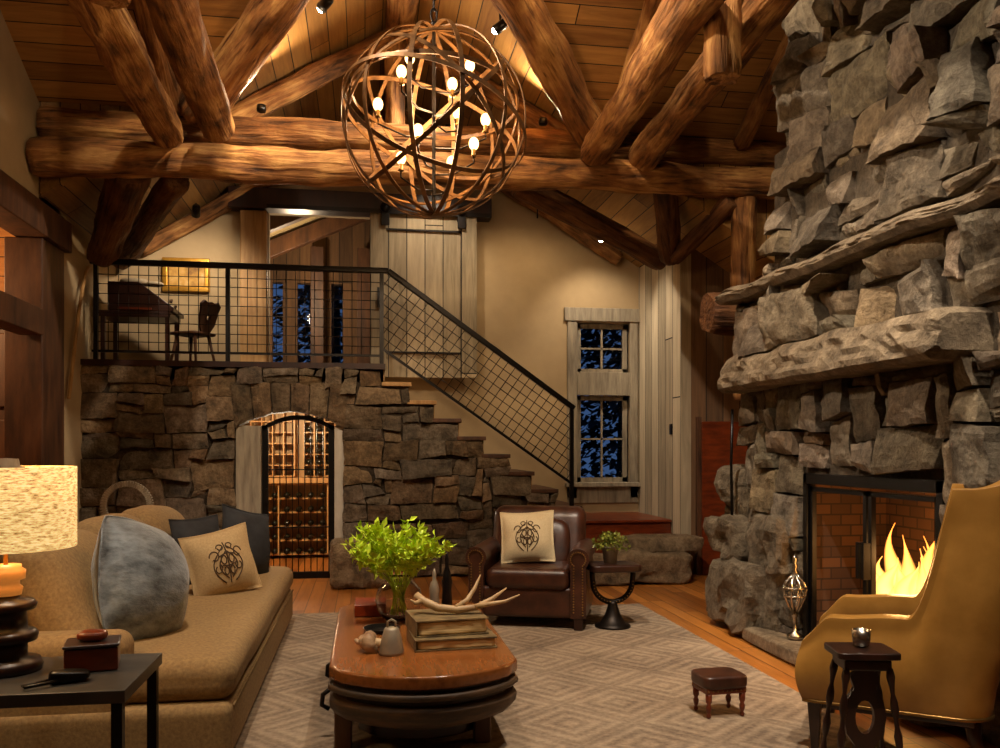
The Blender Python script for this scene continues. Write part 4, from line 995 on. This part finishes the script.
for x, y in ((-.37, -.60), (.28, -.60), (-.37, .60), (.28, .60)):
    MB().prism([(x-.04, y-.04), (x+.04, y-.04), (x+.04, y+.04), (x-.04, y+.04)], 0, .2).build('leg', 'postwood', ct, bevel=.01)
for x, y in ((-.43, -.45), (-.43, .1)): MB().tube([(x, y, .24), (x-.04, y, .21), (x-.045, y, .16), (x-.01, y, .14)], .012, 8).build('iron_handle', 'iron', ct)
TZ = .431
# vase of ferns
vs_ = thing('glass_vase', 'round clear glass vase of bright green ferns on the coffee table', 'vase', (.19, 4.85, TZ))
MB().lathe([(.05, .0), (.09, .02), (.125, .07), (.135, .12), (.12, .18), (.085, .22), (.07, .25), (.078, .27), (.075, .27), (.065, .25), (.08, .22), (.115, .18), (.13, .12), (.12, .07), (.086, .025), (.001, .008)], 32).build('glass_bowl', 'clear', vs_)
mb = MB(); ml = MB(); rv = random.Random(4)
for s in range(46):
    a = rv.uniform(0, 2*PI); e = rv.uniform(.15, 1)**.6; top = Vector((math.cos(a)*.33*e-.03, math.sin(a)*.26*e, .33+.24*(1-e*.6)+rv.uniform(-.05, .06)))
    p0 = Vector((math.cos(a+2)*.05, math.sin(a+2)*.05, .04)); p1 = Vector((math.cos(a)*.03, math.sin(a)*.03, .26)); path = []
    for k in range(9):
        t = k/8; path.append(p0*(1-t)**2+p1*2*t*(1-t)+top*t*t)
    mb.tube(path, .0022, 4)
    for q in range(38):
        t = rv.uniform(.62, 1.0); c = p0*(1-t)**2+p1*2*t*(1-t)+top*t*t
        d = Vector((rv.gauss(0, 1), rv.gauss(0, 1), rv.gauss(.5, .7))).normalized(); L = rv.uniform(.03, .065); w = d.cross(Vector((rv.random(), rv.random(), rv.random()))).normalized()*L*.26
        nrm = d.cross(w).normalized()*L*.12; c = c+d*.004
        ml.add([c, c+d*L*.45+w+nrm, c+d*L, c+d*L*.45-w+nrm], [(0, 1, 2), (0, 2, 3)])
mb.build('stems', 'leaf', vs_); ml.build('fern_leaves', 'leaf', vs_, fix=False)
tag(MB().box(-.09, -.12, 0, .09, .12, .07).build('lacquer_box', 'redbox', None, (.03, 5.12, TZ), bevel=.006), 'orange-red box on the far left of the coffee table behind the vase', 'box')
tr = MB(); tr.lathe([(.001, 0), (.085, 0), (.10, .02), (.095, .02), (.08, .006), (.001, .006)], 28); tag(tr.build('dark_dish', 'black', None, (.09, 4.60, TZ)), 'small round black dish on the coffee table in front of the vase', 'dish')
sh = thing('conch_shell', 'brown ribbed conch shell lying on the coffee table left of the bell', 'shell', (-.01, 4.16, TZ+.045), math.radians(-25))
mb = MB(); pts = []; rr = []
for k in range(60):
    t = k/59; a = t*5.5*PI; pts.append((-.045+.10*t, math.cos(a)*.036*t, math.sin(a)*.028*t)); rr.append(.006+.030*t*(1+.12*math.sin(k*2.1)))
mb.tube(pts, rr, 10); mb.build('whorl', 'shell', sh)
MB().puff((.07, 0, -.005), (.09, .05, .05), 2.4, 8).build('lip', 'bone', sh)
bl_ = thing('metal_bell', 'dull metal cowbell with a top loop on the coffee table', 'bell', (.125, 4.08, TZ)); bl_.scale = (1, 1, 1.05)
MB().lathe([(.058, 0), (.058, .01), (.048, .07), (.036, .11), (.03, .118), (.001, .12)], 24).build('bell_body', 'pewter', bl_)
MB().tube([(-.018, 0, .115), (-.018, 0, .145), (0, 0, .155), (.018, 0, .145), (.018, 0, .115)], .005, 6).build('loop', 'pewter', bl_)
# books
def book(name, w, l, h, loc, rz, label, openw=False):
    b = thing(name, label, 'book', loc, rz, 'old books under the antler')
    def wob(q): return Vector((q.x+.006*noise.noise(q*30), q.y+.006*noise.noise(q*30+Vector((5, 0, 0))), q.z+.004*noise.noise(q*12)))
    MB().puff((0, 0, h/2), (w-.01, l-.01, h-.012), 14, 14, wob).build('page_block', 'pages', b)
    MB().box(-w/2, -l/2, 0, w/2, l/2, .006).build('cover', 'cover', b); MB().box(-w/2, -l/2, h-.006, w/2, l/2, h).build('cover', 'cover', b); MB().box(-w/2-.006, -l/2, 0, -w/2, l/2, h).build('spine', 'cover', b)
book('old_book', .40, .34, .055, (.43, 4.27, TZ), math.radians(4), 'lower thick old book with worn page edges on the coffee table')
book('old_book', .36, .31, .08, (.41, 4.31, TZ+.057), math.radians(7), 'upper thick old book directly under the antler')
# antler
at_ = thing('antler', 'pale branched deer antler resting on the old books', 'antler', (.43, 4.33, TZ+.138), 0); at_.scale = (1.08, 1.08, 1.08)
MB().tube([(-.16, .02, .085), (-.13, 0, .06), (-.06, -.03, .03), (.03, -.05, .022), (.12, -.04, .03), (.20, -.02, .065), (.27, 0, .11)], [.018, .02, .02, .018, .015, .011, .003], 10).build('main_beam', 'bone', at_)
MB().tube([(.02, -.05, .03), (.08, -.01, .06), (.12, .02, .11), (.15, .04, .17)], [.014, .012, .009, .003], 8).build('tine', 'bone', at_)
MB().tube([(.10, -.04, .03), (.17, -.06, .045), (.25, -.08, .06), (.32, -.08, .09)], [.013, .011, .008, .003], 8).build('tine', 'bone', at_)
MB().tube([(-.13, 0, .06), (-.17, -.03, .055), (-.19, -.05, .075)], [.014, .01, .003], 8).build('tine', 'bone', at_)
# candlesticks / figures at the far end
for i, (x, y, h, lab) in enumerate(((.42, 5.22, .24, 'shorter dark bottle-shaped ornament on the coffee table behind the antler'), (.50, 5.24, .34, 'taller slim black bottle ornament behind the antler'))):
    k = h/.3; f = MB(); f.lathe([(.03, 0), (.034, .02), (.028, .08*k*1.2), (.032, .14*k), (.022, .19*k), (.011, .22*k), (.014, .26*k), (.009, .28*k), (.003, .30*k)], 18); tag(f.build('bottle_ornament', 'iron' if i else 'pewter', None, (x, y, TZ)), lab, 'ornament')

# ------------------------------------------------------------------ brown armchair
ac = thing('armchair', 'brown leather club armchair with rolled nailhead arms facing the rug', 'armchair', (1.37, 6.86, .014), math.radians(-19))
MB().rbox((0, .02, .20), (.74, .80, .24), .03).build('base', 'brownleather', ac)
MB().rbox((0, -.06, .38), (.66, .70, .17), .06, 10, 4).build('seat_cushion', 'brownleather', ac)
def bf(q): return Vector((q.x, q.y+.12*(q.z/.35), q.z))
MB().rbox((0, .33, .56), (.80, .22, .68), .09, 10, 4, bf).build('backrest', 'brownleather', ac)
MB().puff((0, .22, .58), (.56, .18, .46), 4, 14, bf).build('back_cushion', 'brownleather', ac)
for s in (-1, 1):
    prof = []
    for k in range(15):
        a = -.35*PI+k*1.55*PI/14; prof.append((.085*math.cos(a), .545+.085*math.sin(a)))
    if True: prof = [(.06, .09), (.06, .48)]+prof+[(-.06, .46), (-.06, .09)]
    pr = [(s*p[0]+s*.40, p[1]) for p in prof]
    arm = MB().prism(pr, -.42, .40, 1, True).build('armrest', 'brownleather', ac, bevel=.012)
    fr = [(s*.40+s*.058*math.cos(-.3*PI+k*1.6*PI/18), -.43, .545+.058*math.sin(-.3*PI+k*1.6*PI/18)) for k in range(19)]
    fr = [(s*.40+s*.035, -.43, .12)]+fr+[(s*.40-s*.035, -.43, .12)]
    nb = MB()
    pts = []
    for a, b in zip(fr, fr[1:]):
        a, b = Vector(a), Vector(b); m_ = max(1, int((b-a).length/.02)); pts += [a+(b-a)*q/m_ for q in range(m_)]
    for p in pts: nb.puff(p, (.013, .008, .013), 2, 2)
    nb.build('nailhead_trim', 'brass', arm)
for x, y in ((-.4, -.38), (.4, -.38), (-.36, .38), (.36, .38)): MB().box(x-.035, y-.035, 0, x+.035, y+.035, .10).build('leg', 'darkwood', ac, bevel=.006)
# world position of the pillow on the chair
pillow('throw_pillow', .44, .42, .20, 'cream', (1.31, 6.82, .69), (math.radians(-16), math.radians(-2), math.radians(-12)), 'cream pillow with brown crest on the brown armchair', True)

# plant stand
ps = thing('plant_stand', 'black iron horseshoe-shaped plant stand with wooden seat right of the brown armchair', 'stand', (1.92, 6.45, .014))
MB().lathe([(.14, 0), (.14, .015), (.10, .03), (.06, .10), (.035, .18), (.035, .20)], 24).build('flared_foot', 'iron', ps)
u = [(.16*math.cos(a), 0, .355+.16*math.sin(a)) for a in [PI+PI*k/20 for k in range(21)]]
u = [(-.165, 0, .44), (-.165, 0, .40)]+u+[(.165, 0, .40), (.165, 0, .44)]
MB().tube(u, .022, 10).build('horseshoe_yoke', 'iron', ps)
mb = MB()
for p in u[2:-2]: mb.puff(p, (.02, .056, .02), 2, 2)
mb.build('rivets', 'brass', ps)
MB().puff((0, 0, .47), (.40, .30, .06), 8, 12).build('saddle_top', 'darkwood', ps)
pot = thing('potted_herb', 'small green plant in a dark metal pot on the horseshoe stand', 'plant', (1.90, 6.45, .516))
MB().lathe([(.05, 0), (.065, .12), (.072, .125), (.062, .12), (.001, .11)], 20).build('pot', 'pewter', pot)
ml = MB(); rv = random.Random(8)
for i in range(520):
    a = rv.uniform(0, 2*PI); b = rv.uniform(0, PI/1.7); r = rv.uniform(.3, 1)*.15; c = Vector((math.cos(a)*math.sin(b)*r*1.1, math.sin(a)*math.sin(b)*r, .13+math.cos(b)*r*.75))
    d = Vector((rv.gauss(0, 1), rv.gauss(0, 1), rv.gauss(.2, .8))).normalized(); L = rv.uniform(.015, .035); w = d.cross(Vector((rv.random(), rv.random(), rv.random()))).normalized()*L*.35
    ml.add([c, c+d*L*.5+w, c+d*L, c+d*L*.5-w], [(0, 1, 2, 3)])
ml.build('leaves', 'leafd', pot, fix=False)

# ------------------------------------------------------------------ footstool
fs_ = thing('footstool', 'tiny brown leather footstool with turned legs and brass nails on the rug', 'footstool', (1.84, 4.24, .014), math.radians(4)); fs_.scale = (.86, .86, .86)
MB().puff((0, 0, .215), (.29, .24, .085), 6, 12).build('cushion', 'brownleather', fs_)
MB().box(-.13, -.105, .145, .13, .105, .185).build('frame', 'redwood', fs_, bevel=.006)
nb = MB()
for k in range(9): nb.puff((-.12+.03*k, -.107, .165), (.012, .006, .012), 2, 2)
for k in range(7): nb.puff((-.132, -.09+.03*k, .165), (.006, .012, .012), 2, 2)
nb.build('nailhead_trim', 'brass', fs_)
for x in (-.11, .11):
    for y in (-.085, .085): MB().lathe([(.008, 0), (.014, .01), (.014, .02), (.009, .03), (.016, .05), (.018, .07), (.011, .085), (.019, .10), (.02, .15)], 12, (x, y, 0)).build('leg', 'redwood', fs_)

# ------------------------------------------------------------------ wingback chair
wc = thing('wingback_chair', 'tan leather wingback chair seen from behind, facing the fire at right', 'armchair', (2.52, 3.71, .014), math.radians(-37)); wc.scale = (.97, .97, .99)
# local: front = -X ... chair built facing -X
hw = .37
def plan(s):  # s in 0..1 from near arm front round the back to far arm front; returns x, y, outward normal
    L1 = .67; rc = .15; arc = rc*PI/2; L2 = 2*(hw-rc); T = 2*L1+2*arc+L2; d = s*T
    if d < L1: return Vector((-.40+d, -hw)), Vector((0, -1))
    d -= L1
    if d < arc: a = d/rc; return Vector((-.40+L1+rc*math.sin(a), -hw+rc-rc*math.cos(a))), Vector((math.sin(a), -math.cos(a)))
    d -= arc
    if d < L2: return Vector((-.40+L1+rc, -hw+rc+d)), Vector((1, 0))
    d -= L2
    if d < arc: a = d/rc; return Vector((-.40+L1+rc*math.cos(a), hw-rc+rc*math.sin(a))), Vector((math.cos(a), math.sin(a)))
    d -= arc
    return Vector((-.40+L1-d, hw)), Vector((0, 1))
def sst(a, b, x): t = max(0, min(1, (x-a)/(b-a))); return t*t*(3-2*t)
def topw(x):  # top height against local x (front -.4, back +.38)
    t = max(0, min(1, (x-.05)/.15))
    return .50+.13*sst(-.43, -.27, x)+.02*sst(-.25, .0, x)+.58*(t**2.0)+.06*sst(.24, .42, x)
ns, nt_ = 150, 18; vs = []; fs = []
for i in range(ns+1):
    p, n_ = plan(i/ns); tz = topw(p.x)
    for j in range(nt_+1):
        t = j/nt_; z = .235+(tz-.235)*t
        q = p+n_*(.03*math.sin(PI*min(1, t*1.2))); bx_ = q.x+.15*max(0, z-.35)*sst(.10, .42, p.x)-.03*(1-t)*sst(.1, .35, p.x)
        bx_ -= .03*math.sin(PI*t)*(1-sst(-.4, -.3, p.x))
        vs.append(Vector((bx_, q.y*(1+.05*max(0, z-.6)), z)))
for i in range(ns):
    for j in range(nt_): k = i*(nt_+1)+j; fs.append((k, k+nt_+1, k+nt_+2, k+1))
mb = MB(); mb.add(vs, fs, True); o = mb.build('leather_shell', 'tanleather', wc, fix=False)
sm_ = o.modifiers.new('thick', 'SOLIDIFY'); sm_.thickness = .10; sm_.offset = -1; sm_.use_even_offset = False
bv = o.modifiers.new('bev', 'BEVEL'); bv.width = .035; bv.segments = 4; bv.limit_method = 'ANGLE'
MB().puff((-.05, 0, .30), (.70, .60, .15), 9, 12).build('seat_base', 'tanleather', wc)
MB().puff((-.09, 0, .42), (.60, .52, .15), 5, 14).build('seat_cushion', 'brownleather', wc)
def wb(q): return Vector((q.x+.13*(q.z/.4), q.y, q.z))
MB().puff((.30, 0, .80), (.13, .50, .78), 5, 14, wb).build('back_cushion', 'brownleather', wc)
MB().tube([Vector((plan(i/60)[0].x-.028*sst(.1, .35, plan(i/60)[0].x), plan(i/60)[0].y, .236)) for i in range(61)], .009, 6).build('nail_trim', 'brass', wc)
mb = MB(); mb.box(-.34, -.31, .19, .32, .31, .232); mb.build('seat_rail', 'darkwood', wc, bevel=.008)
for x, y in ((-.35, -.32), (-.35, .32)): MB().add([Vector((x+a*w, y+b*w, z)) for z, w in ((0, .016), (.235, .032)) for a, b in ((-1, -1), (1, -1), (1, 1), (-1, 1))], [(3, 2, 1, 0), (4, 5, 6, 7), (0, 1, 5, 4), (1, 2, 6, 5), (2, 3, 7, 6), (3, 0, 4, 7)]).build('leg', 'darkwood', wc, bevel=.004)
for x, y in ((.33, -.27), (.33, .27)): MB().tube([(x-.02, y, .22), (x-.01, y, .12), (x+.06, y, 0)], [.036, .03, .02], 8).build('leg', 'darkwood', wc)

# drinks table with cup
dt = thing('drinks_table', 'small dark carved drinks table on splayed turned legs in front of the wingback', 'table', (1.98, 3.16, .014), math.radians(-12)); dt.scale = (.84, .84, .965)
MB().puff((0, 0, .595), (.29, .25, .03), 12, 10).build('tabletop', 'darkwood', dt)
MB().box(-.11, -.09, .53, .11, .09, .575).build('apron', 'darkwood', dt, bevel=.008)
for x, y in ((-.1, -.08), (.1, -.08), (-.1, .08), (.1, .08)):
    X, Y = x*1.6, y*1.6; pts = [(x+(X-x)*t, y+(Y-y)*t, .54*(1-t)) for t in [k/16 for k in range(17)]]; MB().tube(pts, [.015+.006*math.sin(k*1.7) for k in range(17)], 8).build('leg', 'darkwood', dt)
mb = MB(); pr = [(.03, .53), (.07, .50), (.05, .45), (.085, .40), (.10, .33), (.085, .26), (.045, .21), (.07, .15), (.04, .10)]
po = [(-x, z) for x, z in pr]+[(x, z) for x, z in pr[::-1]]
bk = bmesh.new(); vo = [bk.verts.new((p[0], 0, p[1])) for p in po]; vh = [bk.verts.new((.045*math.cos(a), 0, .33+.07*math.sin(a))) for a in [2*PI*k/16 for k in range(16)]]
es = [bk.edges.new((l[i], l[(i+1) % len(l)])) for l in (vo, vh) for i in range(len(l))]
bmesh.ops.triangle_fill(bk, use_beauty=True, use_dissolve=False, edges=es)
me = bpy.data.meshes.new('carved_splat'); bk.to_mesh(me); bk.free(); me.materials.append(MT['darkwood']); o = bpy.data.objects.new('carved_splat', me); COL.objects.link(o); o.parent = dt
sm_ = o.modifiers.new('s', 'SOLIDIFY'); sm_.thickness = .03; sm_.offset = 0; o.location = (0, -.03, 0)
MB().box(-.15, -.02, .09, .15, .02, .12).build('stretcher', 'darkwood', dt)
cp = thing('metal_cup', 'small hammered silver cup on the dark drinks table', 'cup', (1.985, 3.17, .605))
MB().lathe([(.022, 0), (.03, .006), (.036, .03), (.037, .068), (.034, .068), (.033, .03), (.001, .012)], 24).build('cup_body', 'silver', cp)

# ------------------------------------------------------------------ chandelier
CX, CY, CZ, CR = .44, 5.5, 3.52, .60
cl = thing('orb_chandelier', 'large orb chandelier of aged metal hoops with glowing bulbs hanging in the centre', 'chandelier', (CX, CY, CZ))
rc_ = random.Random(2)
def hoop(ax, off, r, w=.028):
    ax = Vector(ax).normalized(); x = ax.orthogonal().normalized(); y = ax.cross(x); mb = MB(); n = 64; rr = math.sqrt(max(0, r*r-off*off)); vs = []
    for k in range(n):
        a = 2*PI*k/n; d = (x*math.cos(a)+y*math.sin(a))
        c = d*rr+ax*off
        for s, q in ((-1, 0), (1, 0), (1, 1), (-1, 1)): vs.append(c+ax*s*w/2+d*(q*.007))
    fs = [(k*4+j, k*4+(j+1) % 4, ((k+1) % n)*4+(j+1) % 4, ((k+1) % n)*4+j) for k in range(n) for j in range(4)]
    mb.add(vs, fs, False); return mb.build('hoop', 'strap', cl)
for k in range(6): a = PI*k/6+.2; hoop((math.cos(a), math.sin(a), 0), 0, CR-.003*k)
for k in range(4):
    a = 2*PI*k/4+.35; hoop((math.cos(a)*.72, math.sin(a)*.72, .69), .0, CR-.022-.002*k)
hoop((.06, .1, 1), .16, CR-.04)
hoop((.3, .2, 1), .0, CR+.01)
MB().lathe([(.02, -.60), (.03, -.58), (.012, -.55), (.012, .62), (.03, .63), (.001, .66)], 12).build('stem', 'iron', cl)
bulbs = []
bulbs = [(-.16, -.1, .33), (.22, -.12, .30), (-.22, -.28, .16), (.10, -.2, .14), (.17, .15, .10), (-.36, -.16, .0), (.31, -.2, -.07), (-.12, -.3, -.2), (.23, -.24, -.24), (-.22, -.2, -.34), (.09, -.26, -.37)]
for (x, y, z) in bulbs:
    a_ = MB().tube([(0, 0, z-.1), (x*.5, y*.5, z-.13), (x, y, z-.09), (x, y, z-.04)], .006, 6).build('candle_arm', 'iron', cl)
    MB().lathe([(.018, -.05), (.02, -.045), (.012, -.04), (.012, .0)], 10, (x, y, z)).build('socket', 'brass', a_)
    MB().puff((x, y, z+.03), (.062, .062, .08), 2, 6).build('bulb', MT['bulb'], a_)
light('chandelier_glow', 'POINT', (CX, CY, CZ+.02), 75, (1, .62, .3), None, .25)
zc = CZ+.66; top_ = mz(5.5)
chn = thing('chandelier_chain', 'dark iron chain from the ridge holding the orb chandelier', 'chain', (CX, CY, 0))
k = 0
while zc < top_-.02:
    lks = [(math.cos(a)*.02, 0, math.sin(a)*.045) for a in [2*PI*q/14 for q in range(14)]]
    if k % 2: lks = [(0, p[0], p[2]) for p in lks]
    MB().tube([(p[0], p[1], p[2]+zc+.035) for p in lks], .006, 6, True).build('link', 'iron', chn); zc += .07; k += 1

# ------------------------------------------------------------------ spot fixtures
for i, (p, a, e, c, colr) in enumerate(SPOTS):
    lab = {0: 'small black spotlight at the top of the ceiling left of the chandelier', 1: 'brightly shining black spotlight just right of the chandelier top', 2: 'small black spotlight on the right slope of the gable ceiling above the window'}.get(i, 'black ceiling spotlight aimed into the room from above the view, number hidden')
    wh = ['', '', '', 'over the chandelier', 'over the rug toward the chimney', 'over the sofa', 'over the footstool', 'toward the stone wall', 'over the left valley', 'over the right valley', 'toward the left ceiling', 'toward the right ceiling', 'near the grey boards corner', 'over the wingback chair', 'over the side table', 'over the plaster wall by the stairs', 'toward the left valley log', 'toward the right valley log', 'on the left tie facing the chimney'][i]
    if i > 2: lab = 'black ceiling spotlight above the picture, '+wh  # spots past the third are assumed, added for their light
    s = thing('spotlight', lab, 'spotlight', p, 0, 'ceiling spotlights'); d = (Vector(a)-Vector(p)).normalized()
    q = d.to_track_quat('-Z', 'Y')
    cn = MB().lathe([(.035, .07), (.04, .06), (.045, -.05), (.04, -.05), (.03, .03), (.001, .03)], 20).build('can', 'black', s); cn.rotation_euler = q.to_euler()
    MB().puff((0, 0, -.055 if i < 3 else -.02), (.06, .06, .05) if i < 3 else (.055, .055, .03), 2, 6).build('lens', MT['spotbulb'] if True else None, s).rotation_euler = q.to_euler()
    zt = min(mz(p[1]), gz(p[0])) if p[1] > 8.2 else (max(mz(p[1]), gz(p[0])) if p[1] > 5.78 else mz(p[1]))
    MB().tube([(0, 0, .06), (0, 0, zt-p[2]-.005)], .009, 6).build('stem', 'black', s)

for k, (p, a) in enumerate(UPL):  # made-up cans, so the added beam lights have a fixture
    u_ = thing('uplight', ['small black uplight lying on top of the log beam left of the chandelier', 'small black uplight on top of the log beam right of the chandelier'][k], 'spotlight', (p[0], p[1]+.02, p[2]-.1), 0, 'beam uplights')
    MB().lathe([(.04, 0), (.045, .02), (.04, .06), (.034, .06), (.03, .02), (.001, .02)], 16).build('can', 'black', u_)
